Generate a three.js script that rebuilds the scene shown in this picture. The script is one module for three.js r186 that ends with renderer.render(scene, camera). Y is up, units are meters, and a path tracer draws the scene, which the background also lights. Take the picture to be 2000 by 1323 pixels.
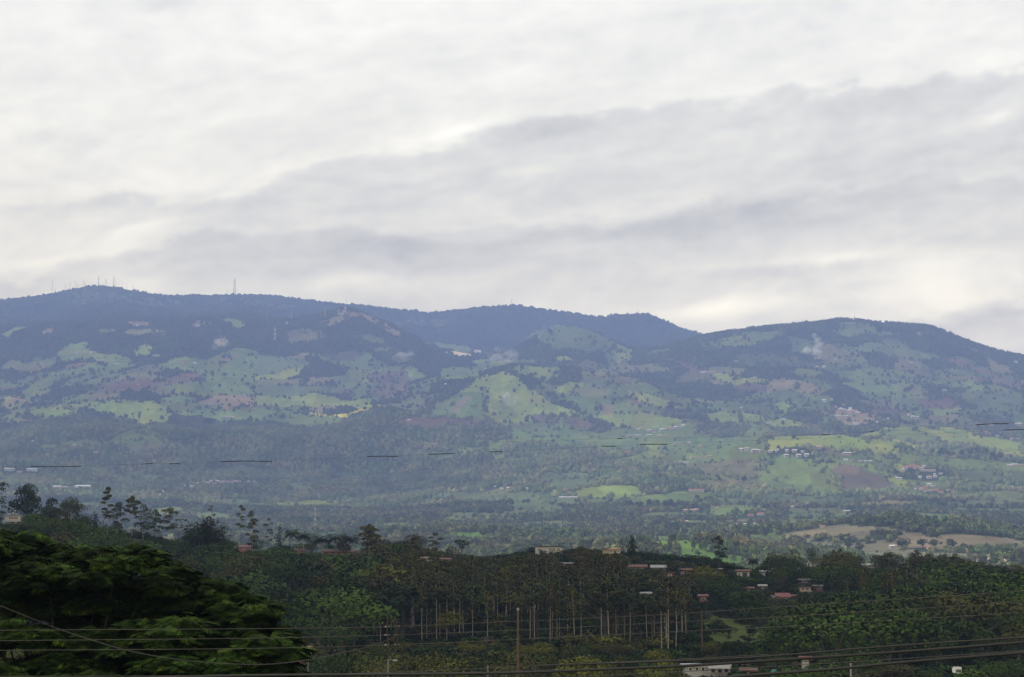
import * as THREE from 'three';
import { mergeGeometries } from 'three/addons/utils/BufferGeometryUtils.js';

/* ---------- camera, sky, sun, exposure ---------- */
const scene = new THREE.Scene();
const CY = 20;                                        // eye height over the valley datum
const FL = 661.5 / Math.tan(10 * Math.PI / 180);      // focal length in pixels of the 2000 x 1323 photograph
const PITCH = Math.atan((1160 - 661.5) / FL);
const camera = new THREE.PerspectiveCamera(20, 2000 / 1323, 0.5, 60000);
camera.position.set(0, CY, 0);
camera.rotation.set(PITCH, 0, 0);
scene.add(camera);

const renderer = new THREE.WebGLRenderer({ antialias: true });
renderer.toneMapping = THREE.LinearToneMapping;
renderer.toneMappingExposure = 0.95;
renderer.shadowMap.enabled = true;

const sun = new THREE.DirectionalLight(new THREE.Color(1, 0.93, 0.75), 3.5);
sun.position.set(-7200, 6100, -2200); sun.target.position.set(0, 300, -4000);
sun.castShadow = true; sun.shadow.radius = 9;
Object.assign(sun.shadow.camera, { left: -8000, right: 8000, top: 8000, bottom: -8000, near: 10, far: 30000 });
scene.add(sun, sun.target);
scene.fog = new THREE.FogExp2(new THREE.Color(0.345, 0.485, 1.0), 0.0001);

/* ---------- numbers ---------- */
function rngOf(seed) { let a = seed >>> 0; return () => { a = (a + 0x6D2B79F5) >>> 0; let t = a; t = Math.imul(t ^ (t >>> 15), t | 1); t ^= t + Math.imul(t ^ (t >>> 7), t | 61); return ((t ^ (t >>> 14)) >>> 0) / 4294967296; }; }
const clamp = (x, a, b) => Math.min(b, Math.max(a, x)), lerp = (a, b, s) => a + (b - a) * s;
const smooth = (a, b, x) => { const s = clamp((x - a) / (b - a), 0, 1); return s * s * (3 - 2 * s); };
const GX = new Float32Array(4096), GY = new Float32Array(4096);
{ const r = rngOf(77); for (let i = 0; i < 4096; i++) { const a = r() * 6.28318; GX[i] = Math.cos(a); GY[i] = Math.sin(a); } }
const hsh = (x, y) => { let h = Math.imul(x, 374761393) + Math.imul(y, 668265263); h = Math.imul(h ^ (h >>> 13), 1274126177); return (h ^ (h >>> 16)) & 4095; };
function noise(x, y) {                                // gradient noise, about -1..1
  const xi = Math.floor(x), yi = Math.floor(y), fx = x - xi, fy = y - yi;
  const u = fx * fx * fx * (fx * (fx * 6 - 15) + 10), v = fy * fy * fy * (fy * (fy * 6 - 15) + 10);
  const a = hsh(xi, yi), b = hsh(xi + 1, yi), c = hsh(xi, yi + 1), d = hsh(xi + 1, yi + 1);
  const p = GX[a] * fx + GY[a] * fy, q = GX[b] * (fx - 1) + GY[b] * fy, r = GX[c] * fx + GY[c] * (fy - 1), s = GX[d] * (fx - 1) + GY[d] * (fy - 1);
  return 1.5 * (p + u * (q - p) + v * (r - p + u * (s - r - q + p)));
}
function fbm(x, y, n, g = 0.5) { let a = 1, f = 1, s = 0, w = 0; for (let i = 0; i < n; i++) { s += a * noise(x * f + i * 17.3, y * f - i * 9.1); w += a; a *= g; f *= 2.03; } return s / w; }
function ridged(x, y, n) { let a = 1, f = 1, s = 0, w = 0; for (let i = 0; i < n; i++) { const k = 1 - Math.abs(noise(x * f + i * 31.7, y * f + i * 11.9)) * 1.6; s += a * k; w += a; a *= 0.5; f *= 2.05; } return s / w; }
// photograph pixel -> (u, t): sideways and upward slope of the sight line per metre of depth
function sight(px, py) { const a = (px - 1000) / FL, b = (661.5 - py) / FL, k = Math.cos(PITCH) - b * Math.sin(PITCH); return [a / k, (b * Math.cos(PITCH) + Math.sin(PITCH)) / k]; }
const at = (px, py, d) => { const [u, t] = sight(px, py); return new THREE.Vector3(u * d, CY + t * d, -d); };
const pairs = (s) => s.trim().split(/\s+/).map((p) => p.split(',').map(Number));

/* ---------- sky: an overcast computed in all directions ---------- */
{
  const W = 4096, H = 2048, data = new Float32Array(W * H * 4);
  // streaks of thicker and thinner cloud: azimuth and elevation in degrees, half lengths, tilt, strength
  const bands = [];
  const angle = (px, py) => { const [u, t] = sight(px, py); return [Math.atan(u) * 57.3, Math.atan(t / Math.hypot(1, u)) * 57.3]; };
  const streak = (px, py, rx, ry, tilt, k) => { const s = 57.3 / FL; bands.push([...angle(px, py), rx * s, ry * s, tilt * Math.PI / 180, k]); };
  streak(1400, 400, 760, 110, 9, -0.05); streak(1380, 430, 360, 34, 6, -0.07); streak(820, 500, 280, 40, 3, -0.035); streak(1080, 250, 110, 26, 4, -0.05);
  streak(20, 560, 110, 40, 0, -0.12); streak(370, 22, 90, 18, 3, -0.1); streak(180, 385, 150, 26, 5, -0.08); streak(400, 400, 90, 30, 12, -0.06); streak(1480, 455, 260, 22, 3, -0.06); streak(1900, 170, 140, 14, 5, -0.05);
  streak(870, 262, 130, 15, 17, 0.13); streak(330, 452, 130, 13, 10, 0.12); streak(1400, 612, 150, 26, 4, 0.3); streak(1830, 548, 250, 50, 6, 0.24); streak(1620, 505, 190, 14, 3, 0.12); streak(730, 572, 170, 16, 4, 0.13); streak(120, 500, 180, 14, 10, 0.08);
  streak(1985, 215, 50, 18, 30, 0.12); streak(1510, 285, 60, 16, 10, 0.09); streak(950, 425, 80, 24, 10, 0.06); streak(1240, 300, 90, 18, 14, 0.06); streak(1050, 335, 80, 16, 8, 0.06); streak(1500, 80, 420, 60, 8, -0.03); streak(1280, 395, 60, 24, 20, 0.05); streak(1700, 560, 120, 9, 4, -0.07);
  // sheets of cloud with a ragged upper edge: the edge, how dark, how soon it thins out below (degrees)
  const sheets = [['330,420 480,372 620,305 760,292 860,285 980,244 1040,226 1200,214 1330,205 1500,180 1620,172 1760,152 2000,128 2200,110', 0.145, 6.5], ['-100,560 60,545 180,505 300,474 420,452 560,448 700,440 900,470', 0.085, 2.3], ['700,470 900,440 1150,430 1400,392 1700,352 2000,330', 0.06, 2.2], ['-100,420 60,392 200,374 330,378 450,398', 0.09, 1.3], ['1350,528 1500,514 1640,506 1760,510', 0.08, 0.6], ['1640,640 1760,622 1880,612 2000,592 2200,570', 0.12, 1.2]].map(([l, k, f]) => ({ p: pairs(l).map(([x, y]) => angle(x, y)), k, f }));
  const rg = rngOf(5);
  for (let i = 0; i < 260; i++) {                       // the same kind of cloud all round
    const az = -180 + rg() * 360, el = 2 + rg() * 70; if (Math.abs(az) < 19 && el < 19) continue;
    bands.push([az, el, 4 + rg() * 9, 0.6 + rg() * 2, (4 + rg() * 10) / 57.3, (rg() < 0.6 ? -1 : 0.8) * (0.05 + rg() * 0.08)]);
  }
  const cover = (az, el) => {                            // thickness of the cloud in a direction
      const ce = Math.cos(el / 57.2958);
      // cloud layer seen in perspective far up, as streaks near the horizon
      const qx = az * Math.max(0.25, ce), qy = el - 0.13 * qx;
      const wx = fbm(qx * 0.09 + 3, qy * 0.3, 2) * 2.2, wy = fbm(qx * 0.09 - 8, qy * 0.35 + 5, 3) * 0.9;
      let k = 0.105 * fbm((qx + wx) * 0.14, (qy + wy) * 0.6, 5, 0.62) + 0.1 * fbm((qx + wx) * 0.6, (qy + wy) * 1.7, 4, 0.7) - 0.04 * Math.abs(fbm((qx - wx) * 0.22 + 40, (qy - wy) * 0.9, 4, 0.6));
      for (const b of bands) {
        const dx = az + wx * 1.1 - b[0], dy = el + wy * 0.9 - b[1]; if (Math.abs(dx) > 3 * b[2] || Math.abs(dy) > 3 * b[2]) continue;
        const c = Math.cos(b[4]), s = Math.sin(b[4]), p = (dx * c + dy * s) / b[2], q = (dy * c - dx * s) / b[3], r = p * p + q * q;
        if (r < 5) k += b[5] * Math.exp(-1.3 * Math.pow(r, 0.8));
      }
      if (Math.abs(az) < 24 && el < 22) for (const h of sheets) {
        const x = az + wx * 0.5, p = h.p; let i = 0; if (x < p[0][0] - 2 || x > p[p.length - 1][0] + 2) continue;
        while (i < p.length - 2 && p[i + 1][0] < x) i++;
        const edge = lerp(p[i][1], p[i + 1][1], clamp((x - p[i][0]) / (p[i + 1][0] - p[i][0]), 0, 1)), rag = 0.8 * fbm(qx * 0.4 + 11, qy * 1.2, 5, 0.62) + 0.12 * wy, dd = edge + rag - el, ends = smooth(p[0][0] - 1, p[0][0] + 2.5, x) * (1 - smooth(p[p.length - 1][0] - 2.5, p[p.length - 1][0] + 1, x) * (p[p.length - 1][0] < 15 ? 1 : 0));
        if (dd > -0.5) k -= h.k * ends * smooth(-0.1, 0.2 + 0.5 * Math.abs(noise(qx * 0.35, 7.7)), dd) * Math.exp(-Math.max(0, dd) / h.f);
        if (dd < 0.1 && dd > -0.6) k += 0.03 * ends * Math.exp(-dd * dd * 14);
      }
      return k;
  };
  const BW = 361, BH = 182, rough = new Float32Array(BW * BH);   // away from the view a coarser sampling is enough
  for (let b = 0; b < BH; b++) for (let a = 0; a < BW; a++) rough[b * BW + a] = b > 100 ? 0 : cover(a - 180, b);
  const coverAt = (az, el) => { if (Math.abs(az) < 24 && el < 24) return cover(az, el); const x = az + 180, a = Math.min(BW - 2, Math.floor(x)), b = Math.min(BH - 2, Math.floor(Math.max(0, el))), s = x - a, t = Math.max(0, el) - b; return lerp(lerp(rough[b * BW + a], rough[b * BW + a + 1], s), lerp(rough[(b + 1) * BW + a], rough[(b + 1) * BW + a + 1], s), t); };
  for (let j = 0; j < H; j++) {
    const el = ((j + 0.5) / H - 0.5) * 180;
    for (let i = 0; i < W; i++) {
      const o = (j * W + i) * 4; data[o + 3] = 1;
      if (el < -0.3) { data[o] = 0.05; data[o + 1] = 0.06; data[o + 2] = 0.05; continue; }
      let az = ((i + 0.5) / W) * 360 - 180 + 90; if (az > 180) az -= 360;   // 0 = the way the camera looks
      const k = coverAt(az, el);
      // thick air near the horizon: brighter, and warmer, as cloud seen through haze
      const far = Math.exp(-Math.max(el, 5) / 2.25), mid = Math.exp(-el / 6), c = 1.02 + k * (1.25 + 1.5 * Math.exp(-el / 8));
      data[o] = (1.38 + 22.5 * far + 3.15 * mid) * c; data[o + 1] = (1.345 + 17.5 * far + 2.42 * mid) * c; data[o + 2] = (1.22 + 11.2 * far + 0.24 * mid) * c;
    }
  }
  const sky = new THREE.DataTexture(data, W, H, THREE.RGBAFormat, THREE.FloatType);
  sky.mapping = THREE.EquirectangularReflectionMapping; sky.magFilter = sky.minFilter = THREE.LinearFilter; sky.needsUpdate = true;
  scene.background = sky; scene.environment = sky;
}

/* ---------- naming ---------- */
const taken = new Map();
function numbered(name) { const n = taken.get(name) ?? 0; taken.set(name, n + 1); return n ? name + '_' + String(n).padStart(3, '0') : name; }
function tag(o, label, category, group, kind) { o.userData.label = label; if (category) o.userData.category = category; if (group) o.userData.group = group; if (kind) o.userData.kind = kind; return o; }
function thing(name, label, category, group) { const o = new THREE.Group(); o.name = numbered(name); scene.add(o); return tag(o, label, category, group); }
function part(name, geometry, material, parent) { const m = new THREE.Mesh(geometry, material); m.name = name; m.castShadow = m.receiveShadow = true; parent.add(m); return m; }
function struct(name, geometry, material, label) { const m = part(numbered(name), geometry, material, scene); m.userData.kind = 'structure'; if (label) m.userData.label = label; return m; }
const rgb = (r, g, b) => new THREE.Color().setRGB(r, g, b);
const mat = (c, o = {}) => new THREE.MeshStandardMaterial({ color: Array.isArray(c) ? rgb(...c) : c, roughness: 0.95, metalness: 0, ...o });
/* ---------- the land: one height field, given by sight-line profiles at a few distances ---------- */
function profile(list) {                              // "px,row ..." -> slope t as a smooth function of u
  const p = pairs(list).map(([x, y]) => sight(x, y)), n = p.length;
  const m = p.map((_, i) => { const a = p[Math.max(0, i - 1)], b = p[Math.min(n - 1, i + 1)]; return (b[1] - a[1]) / (b[0] - a[0]); });
  return (u) => {
    if (u <= p[0][0]) return p[0][1]; if (u >= p[n - 1][0]) return p[n - 1][1];
    let i = 0; while (p[i + 1][0] < u) i++;
    const h = p[i + 1][0] - p[i][0], s = (u - p[i][0]) / h, s2 = s * s, s3 = s2 * s;
    return (2 * s3 - 3 * s2 + 1) * p[i][1] + (s3 - 2 * s2 + s) * h * m[i] + (-2 * s3 + 3 * s2) * p[i + 1][1] + (s3 - s2) * h * m[i + 1];
  };
}
const level = (h, d) => () => h / d;
const LAYERS = [
  [20, level(-11, 20)], [100, level(-13, 100)], [200, level(-13, 200)],
  [280, profile('-300,1322 0,1322 400,1330 700,1330 1000,1332 1300,1322 1500,1326 1800,1326 2000,1322 2400,1322')],
  [364, profile('-300,1240 0,1240 200,1230 400,1255 700,1262 1000,1258 1250,1262 1400,1258 1600,1255 1800,1258 2000,1255 2400,1255')],
  [494, profile('-300,1095 0,1095 150,1085 300,1110 450,1140 700,1150 1000,1140 1250,1150 1450,1178 1700,1185 2000,1190 2400,1190')],
  [624, profile('-300,1040 0,1040 100,1040 160,1042 220,1044 300,1058 380,1074 480,1086 600,1094 760,1104 900,1110 980,1096 1040,1084 1100,1081 1180,1082 1250,1092 1320,1096 1400,1104 1470,1122 1560,1132 1700,1136 1850,1130 2000,1130 2400,1130')],
  [850, profile('-300,1100 0,1100 400,1130 800,1150 1200,1140 1500,1165 2000,1165 2400,1165')],
  [1800, profile('-300,1108 0,1108 300,1116 700,1118 1000,1118 1300,1118 1500,1120 1700,1122 2000,1118 2400,1118')],
  [2500, profile('-300,1070 0,1070 300,1075 700,1072 1000,1072 1300,1076 1500,1082 1700,1083 2000,1085 2400,1085')],
  [3300, profile('-300,1040 0,1040 300,1042 700,1042 900,1046 1100,1046 1300,1042 1500,1040 1750,1036 2000,1046 2400,1046')],
  [4300, profile('-300,998 0,998 300,1004 700,1008 1000,1006 1300,1000 1600,1000 1800,998 2000,1004 2400,1004')],
  [5200, profile('-300,946 0,946 300,948 700,956 1000,954 1300,948 1600,950 1800,946 2000,950 2400,950')],
  [6200, profile('-300,886 0,886 300,882 700,892 850,888 1000,888 1300,892 1600,892 2000,888 2400,888')],
  [7300, profile('-300,822 0,822 300,826 600,828 780,826 1000,834 1200,834 1450,828 1700,828 2000,824 2400,824')],
  [8500, profile('-300,745 0,745 300,742 600,752 800,756 1000,752 1200,756 1450,752 1700,752 2000,768 2400,768')],
  [9800, profile('-300,650 0,640 120,634 250,630 400,622 520,628 600,620 640,612 675,603 710,611 760,634 800,654 850,678 900,690 960,696 1010,680 1060,650 1110,637 1165,650 1220,678 1270,680 1330,668 1385,655 1450,648 1520,643 1590,638 1640,631 1700,634 1760,641 1810,644 1840,652 1870,664 1900,676 1950,692 2000,702 2100,726 2400,760')],
  [10700, profile('-300,640 0,626 300,618 500,622 640,650 740,680 850,712 960,724 1060,700 1110,690 1250,716 1385,710 1640,700 1800,710 2000,760 2400,800')],
  [12500, profile('-300,590 0,588 50,583 110,575 150,566 190,562 230,566 270,574 330,581 370,580 410,581 450,579 500,580 560,584 610,590 660,596 720,600 790,608 850,613 890,609 940,602 1000,600 1030,602 1060,608 1120,616 1180,623 1200,618 1250,617 1275,621 1300,632 1340,648 1380,657 1450,676 1600,720 2000,800 2400,820')],
  [13600, profile('-300,650 0,650 1000,660 1300,720 2000,830 2400,840')], [18000, level(600, 18000)],
];
const LK = LAYERS.length, KD = LAYERS.map((l) => l[0]);
function slopes(y) {                                  // monotone tangents, so that crests stay where they are given
  const m = new Float64Array(LK), d = new Float64Array(LK - 1);
  for (let i = 0; i < LK - 1; i++) d[i] = (y[i + 1] - y[i]) / (KD[i + 1] - KD[i]);
  m[0] = d[0]; m[LK - 1] = d[LK - 2];
  for (let i = 1; i < LK - 1; i++) m[i] = d[i - 1] * d[i] <= 0 ? 0 : 2 * d[i - 1] * d[i] / (d[i - 1] + d[i]);
  return m;
}
function slopeAt(y, m, D) {
  if (D <= KD[0]) return y[0] * KD[0] / D;
  let i = 0; while (i < LK - 2 && KD[i + 1] < D) i++;
  const h = KD[i + 1] - KD[i], s = clamp((D - KD[i]) / h, 0, 1), s2 = s * s, s3 = s2 * s;
  return (2 * s3 - 3 * s2 + 1) * y[i] + (s3 - 2 * s2 + s) * h * m[i] + (-2 * s3 + 3 * s2) * y[i + 1] + (s3 - s2) * h * m[i + 1];
}
// single hills: px, depth, height, half width, length in front, length behind
const HILLS = [
  [985, 8250, 120, 380, 1000, 300], [1160, 8050, 75, 330, 650, 260], [640, 7500, 45, 420, 350, 300], [420, 8300, 60, 380, 500, 350], [280, 7900, 40, 300, 300, 260],
  [1655, 5750, 60, 330, 480, 330], [1545, 5900, 40, 260, 500, 300], [1720, 2950, 26, 190, 320, 260], [1900, 2800, 16, 210, 260, 260], [1320, 2150, 20, 130, 160, 160], [1400, 1950, 10, 150, 150, 160],
  [1180, 5100, 30, 300, 350, 300], [900, 3000, 14, 200, 200, 250], [330, 2300, 18, 120, 180, 160], [1560, 8500, 60, 260, 420, 260], [700, 6800, 70, 520, 500, 400], [350, 6500, 45, 600, 500, 400], [1850, 8300, 60, 500, 700, 400],
].map(([px, D, h, w, f, b]) => [sight(px, 850)[0] * D, D, h, w, f, b]);
function relief(X, D) {
  const n = smooth(800, 1700, D), m = smooth(4200, 6200, D), top = 1 - 0.86 * Math.exp(-(((D - 9800) / 420) ** 2)), back = 1 - 0.9 * smooth(11000, 12300, D);
  let h = 1.4 * fbm(X / 70, D / 70, 2) * (1 - n) * smooth(200, 300, D);
  if (n > 0) h += n * (1 - 0.6 * m) * (9 * fbm(X / 420, D / 420, 3) + 5 * noise(X / 150 + 40, D / 190));
  if (m > 0) h += m * top * back * (105 * (ridged(X / 1500 + D / 9000 + 7.3, D / 3600, 4) - 0.62) + 26 * fbm(X / 330 + 5, D / 420, 4) + 16 * (ridged(X / 300 + 9, D / 1100, 3) - 0.6));
  if (D > 10500) h += 26 * (ridged(X / 520 + 3, D / 2600, 3) - 0.6) * smooth(10500, 11200, D) * (1 - smooth(11900, 12450, D));
  for (const q of HILLS) { const dx = X - q[0], dd = q[1] - D; if (Math.abs(dx) > 3 * q[3]) continue; const l = dd > 0 ? dd / q[4] : -dd / q[5]; if (l < 3) h += q[2] * Math.exp(-(dx * dx) / (q[3] * q[3]) - l * l); }
  return h;
}
// grid: columns of equal sideways slope, rows of growing distance
const U0 = -0.46, U1 = 0.46, COLS = [];
{ const step = 2 / FL; for (let u = U0; u < -0.29; u += 0.012) COLS.push(u); for (let u = -0.285; u <= 0.285; u += step) COLS.push(u); for (let u = 0.29; u <= U1; u += 0.012) COLS.push(u); }
const ROWS = [];
for (let d = 20; d < 200; d += 15) ROWS.push(d);
for (let d = 200; d < 850; d += 7) ROWS.push(d);
const NEAR_ROWS = ROWS.length;
for (let d = 850; d < 5200; d += 24) ROWS.push(d);
for (let d = 5200; d < 10050; d += 19) ROWS.push(d);
for (let d = 10050; d < 12700; d += 34) ROWS.push(d);
for (let d = 12700; d <= 18000; d += 400) ROWS.push(d);
const NC = COLS.length, NR = ROWS.length, HT = new Float32Array(NC * NR);
for (let i = 0; i < NC; i++) {
  const u = COLS[i], y = LAYERS.map((l) => l[1](u)), m = slopes(y);
  for (let j = 0; j < NR; j++) HT[i * NR + j] = CY + ROWS[j] * slopeAt(y, m, ROWS[j]) + relief(u * ROWS[j], ROWS[j]);
}
function find(a, v) { let lo = 0, hi = a.length - 2; while (lo < hi) { const k = (lo + hi + 1) >> 1; if (a[k] <= v) lo = k; else hi = k - 1; } return lo; }
function heightUD(u, D) {
  const i = find(COLS, u), j = find(ROWS, D), a = clamp((u - COLS[i]) / (COLS[i + 1] - COLS[i]), 0, 1), b = clamp((D - ROWS[j]) / (ROWS[j + 1] - ROWS[j]), 0, 1);
  return lerp(lerp(HT[i * NR + j], HT[i * NR + j + 1], b), lerp(HT[(i + 1) * NR + j], HT[(i + 1) * NR + j + 1], b), a);
}
const ground = (x, z) => heightUD(x / -z, -z);
// where the sight line through a pixel meets the land, between two distances; else the crest there
function meet(px, py, from = 900, to = 13000) {
  const [u, t] = sight(px, py); let best = from, bt = -9, prev = -9;
  for (let D = from; D <= to; D += D < 1300 ? 5 : 12) {
    const s = (heightUD(u, D) - CY) / D;
    if (s >= t) return [u, D, true];
    if (s > bt) { bt = s; best = D; }
    prev = s;
  }
  return [u, best, false];
}
const HILL = [215, 670];
function stand(px, py, near) { const [u, D] = near ? meet(px, py, ...HILL) : meet(px, py); return new THREE.Vector3(u * D, heightUD(u, D), -D); }

/* fields, woods and bare ground, each drawn on the land as a polygon */
const FIELD_COLOR = {
  pasture: [0.112, 0.155, 0.042], bright: [0.172, 0.212, 0.044], lush: [0.1, 0.165, 0.034], dull: [0.09, 0.12, 0.052], olive: [0.135, 0.135, 0.062], tan: [0.175, 0.14, 0.085], pale: [0.5, 0.4, 0.27],
  ploughed: [0.112, 0.086, 0.06], brown: [0.09, 0.068, 0.052], yellow: [0.42, 0.36, 0.07], stubble: [0.142, 0.134, 0.085], road: [0.45, 0.4, 0.33], wood: [0.026, 0.04, 0.017], scrub: [0.055, 0.068, 0.032],
};
const FIELD_NAME = { pasture: 'pasture', bright: 'pasture', lush: 'pasture', dull: 'pasture', olive: 'crop_field', tan: 'bare_field', pale: 'bare_field', ploughed: 'ploughed_field', brown: 'ploughed_field', yellow: 'flower_field', stubble: 'stubble_field', road: 'dirt_road' };
const FIELDS = [];
function field(kind, list, trees = 0.004, near = false) {
  const p = pairs(list).map(([x, y]) => (near ? meet(x, y, ...HILL) : meet(x, y)).slice(0, 2));
  FIELDS.push({ kind, p, trees, near, u0: Math.min(...p.map((q) => q[0])), u1: Math.max(...p.map((q) => q[0])), d0: Math.min(...p.map((q) => q[1])), d1: Math.max(...p.map((q) => q[1])) });
}
function inside(p, u, d) { let c = false; for (let i = 0, j = p.length - 1; i < p.length; j = i++) if ((p[i][1] > d) !== (p[j][1] > d) && u < (p[j][0] - p[i][0]) * (d - p[i][1]) / (p[j][1] - p[i][1]) + p[i][0]) c = !c; return c; }
// upper left
field('olive', '0,716 28,703 75,706 94,722 70,729 30,726 3,723'); field('pasture', '110,690 130,674 165,667 182,690 230,690 266,706 250,712 118,709', 0.02);
field('ploughed', '126,719 146,709 187,708 192,717 160,723'); field('pasture', '95,729 130,723 200,713 272,709 270,717 200,723 150,731 98,738'); field('bright', '260,686 272,676 290,675 302,684 290,695 266,697');
field('olive', '238,649 255,642 290,642 327,648 320,658 280,657 243,654', 0.06); field('tan', '240,631 260,626 297,632 290,639 250,637', 0.05); field('ploughed', '372,633 386,626 410,628 414,636 386,641'); field('pasture', '424,625 450,621 482,628 482,641 455,643 448,633');
field('pasture', '180,649 200,642 237,648 222,654'); field('pasture', '0,656 24,643 48,636 52,642 20,656 0,662', 0.05); field('tan', '417,666 440,658 450,664 440,676 424,679', 0.05); field('tan', '82,649 100,638 108,645 96,656 80,657', 0.08);
field('pasture', '40,766 60,752 96,736 122,739 110,750 80,770 52,802 0,802 0,784 30,775', 0.01); field('ploughed', '0,758 38,755 41,763 0,767'); field('bright', '0,786 44,766 50,778 4,795'); field('tan', '4,794 48,774 52,782 12,799');
field('olive', '220,743 245,730 292,730 327,740 300,745 240,746'); field('pasture', '338,700 400,706 430,690 460,680 500,685 505,770 450,781 400,776 340,771 318,757 400,748 400,732 360,727 300,712', 0.012);
field('ploughed', '318,744 355,730 400,732 396,741 370,750 335,749'); field('brown', '188,758 225,744 302,746 306,756 262,771 200,771', 0.01); field('tan', '417,709 455,691 466,698 440,712'); field('tan', '373,785 420,774 492,773 502,799 440,801 416,791', 0.006);
field('bright', '163,801 190,790 240,781 302,785 337,800 331,829 280,833 240,816 180,802', 0.012); field('olive', '163,783 190,768 227,768 237,778 200,786'); field('bright', '43,809 70,800 112,795 167,806 150,817 100,816', 0.02); field('pasture', '328,806 420,800 505,806 505,829 470,827 400,816', 0.012);
// upper middle
field('dull', '498,688 530,695 590,704 612,712 580,723 498,741'); field('bright', '498,736 560,722 592,717 587,736 545,746 498,746'); field('olive', '498,744 545,741 592,741 592,756 498,756'); field('dull', '498,756 560,752 640,755 662,760 662,773 560,776 498,773');
field('bright', '498,773 580,774 650,775 722,780 745,792 738,801 690,801 600,796 498,791', 0.003); field('pasture', '498,797 560,797 600,812 680,815 706,815 706,826 640,831 560,829 498,829', 0.012); field('yellow', '594,804 640,811 680,808 742,793 735,803 690,813 620,813', 0.01); field('tan', '588,795 660,795 690,800 650,806 610,803');
field('brown', '638,701 660,688 692,685 710,690 706,701 660,705'); field('dull', '688,655 720,654 762,668 756,676 720,671', 0.02); field('dull', '720,680 767,680 767,691 730,691'); field('ploughed', '655,757 686,762 692,773 660,773'); field('brown', '720,731 790,719 802,745 802,781 760,786 718,771 735,755', 0.12); field('ploughed', '775,742 802,740 802,772 778,770', 0.03);
field('pale', '878,689 900,684 937,686 939,692 920,699 884,695', 0); field('pasture', '813,662 850,668 902,675 924,685 880,687 850,681 828,672', 0.01); field('tan', '823,668 850,672 857,681 835,677'); field('tan', '675,611 702,612 742,624 762,640 793,655 786,661 760,653 730,633 700,621 668,623', 0.4); field('tan', '618,633 645,622 682,619 692,628 660,633 640,641', 0.4);
field('pasture', '908,706 940,702 1004,700 1004,711 920,713', 0.03); field('pasture', '858,720 900,717 952,714 962,725 930,741 868,746', 0.03); field('bright', '893,771 920,750 956,729 960,766', 0.05);
field('bright', '956,735 985,724 1012,740 1042,770 1042,831 1000,837 948,822 950,790', 0.004); field('pasture', '818,814 850,786 900,770 952,765 954,820 900,819 830,817', 0.004); field('tan', '873,802 905,775 918,778 895,808', 0); field('brown', '778,823 800,816 860,817 952,818 948,829 900,831 850,837 800,832', 0.01);
field('dull', '1023,661 1050,645 1090,634 1132,639 1172,655 1218,676 1200,691 1150,691 1080,686 1050,669', 0.035); field('bright', '1198,690 1225,687 1235,700 1210,711 1199,702', 0.02); field('pasture', '998,697 1047,702 1047,711 998,713'); field('bright', '1082,700 1112,696 1117,708 1088,709');
field('pasture', '998,712 1030,715 1092,720 1097,735 1070,743 1030,736 1008,725', 0.02); field('olive', '1147,725 1187,721 1192,741 1165,736'); field('bright', '1078,759 1110,747 1142,747 1126,765 1100,771'); field('olive', '1125,766 1145,749 1167,752 1192,770 1175,776 1140,776'); field('pasture', '1098,772 1180,773 1212,782 1165,786 1108,786');
field('pasture', '1113,785 1170,783 1222,785 1262,803 1210,813 1165,816 1138,805', 0.006); field('tan', '1173,787 1196,790 1202,813 1184,813', 0); field('bright', '1040,769 1060,779 1120,800 1152,816 1100,813 1040,812', 0.006); field('brown', '1040,812 1070,812 1097,825 1060,827 1040,821'); field('ploughed', '1097,815 1140,820 1168,833 1120,834', 0.01);
field('bright', '1163,818 1220,808 1272,805 1332,822 1372,828 1340,836 1270,839 1208,833', 0.006); field('dull', '998,827 1050,826 1100,836 1165,843 1152,857 1050,862 998,857', 0.02); field('brown', '1231,780 1260,779 1267,790 1240,793'); field('bright', '1224,765 1260,768 1300,782 1332,790 1322,801 1280,796 1260,786 1230,776', 0.02); field('bright', '1368,811 1420,805 1470,808 1504,815 1504,826 1450,826 1388,823', 0.02);
field('ploughed', '1299,700 1320,702 1362,715 1384,726 1360,727 1320,713'); field('olive', '1378,723 1430,714 1447,720 1441,731 1400,731', 0.02); field('bright', '1388,733 1420,728 1450,739 1504,738 1504,749 1460,749 1440,756 1410,746', 0.03); field('brown', '1428,756 1504,752 1504,771 1440,766', 0.03);
// upper right
field('dull', '1618,649 1650,640 1702,645 1762,650 1756,659 1690,656 1628,656', 0.05); field('tan', '1783,651 1808,647 1814,655 1795,659'); field('dull', '1633,681 1690,671 1752,680 1822,690 1852,701 1780,701 1700,693', 0.05); field('pasture', '1633,726 1700,721 1742,735 1747,746 1690,743 1638,741', 0.04); field('pasture', '1543,726 1600,721 1617,735 1560,739', 0.02);
field('pasture', '1638,749 1700,744 1772,764 1802,778 1750,781 1700,769 1648,756', 0.012); field('pasture', '1798,738 1840,740 1892,752 1880,761 1830,756', 0.02); field('ploughed', '1893,735 1940,738 2010,750 2010,766 1930,751', 0.02); field('ploughed', '1836,698 1880,705 1922,720 1963,736 1950,739 1890,719 1838,706', 0.02); field('tan', '1499,746 1530,738 1572,745 1608,762 1600,773 1560,763 1520,763 1499,771', 0.12);
field('ploughed', '1671,784 1735,779 1754,792 1700,796', 0.02); field('brown', '1788,783 1870,779 1887,800 1860,806 1798,796', 0.03); field('pasture', '1810,796 1880,796 1887,811 1828,813', 0.03); field('brown', '1698,801 1760,797 1772,810 1720,816', 0.02); field('bright', '1513,789 1545,784 1562,805 1535,813', 0.03); field('bright', '1498,822 1560,819 1567,832 1508,839', 0.02); field('tan', '1628,800 1700,805 1745,825 1660,832 1630,820', 0.12);
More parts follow.
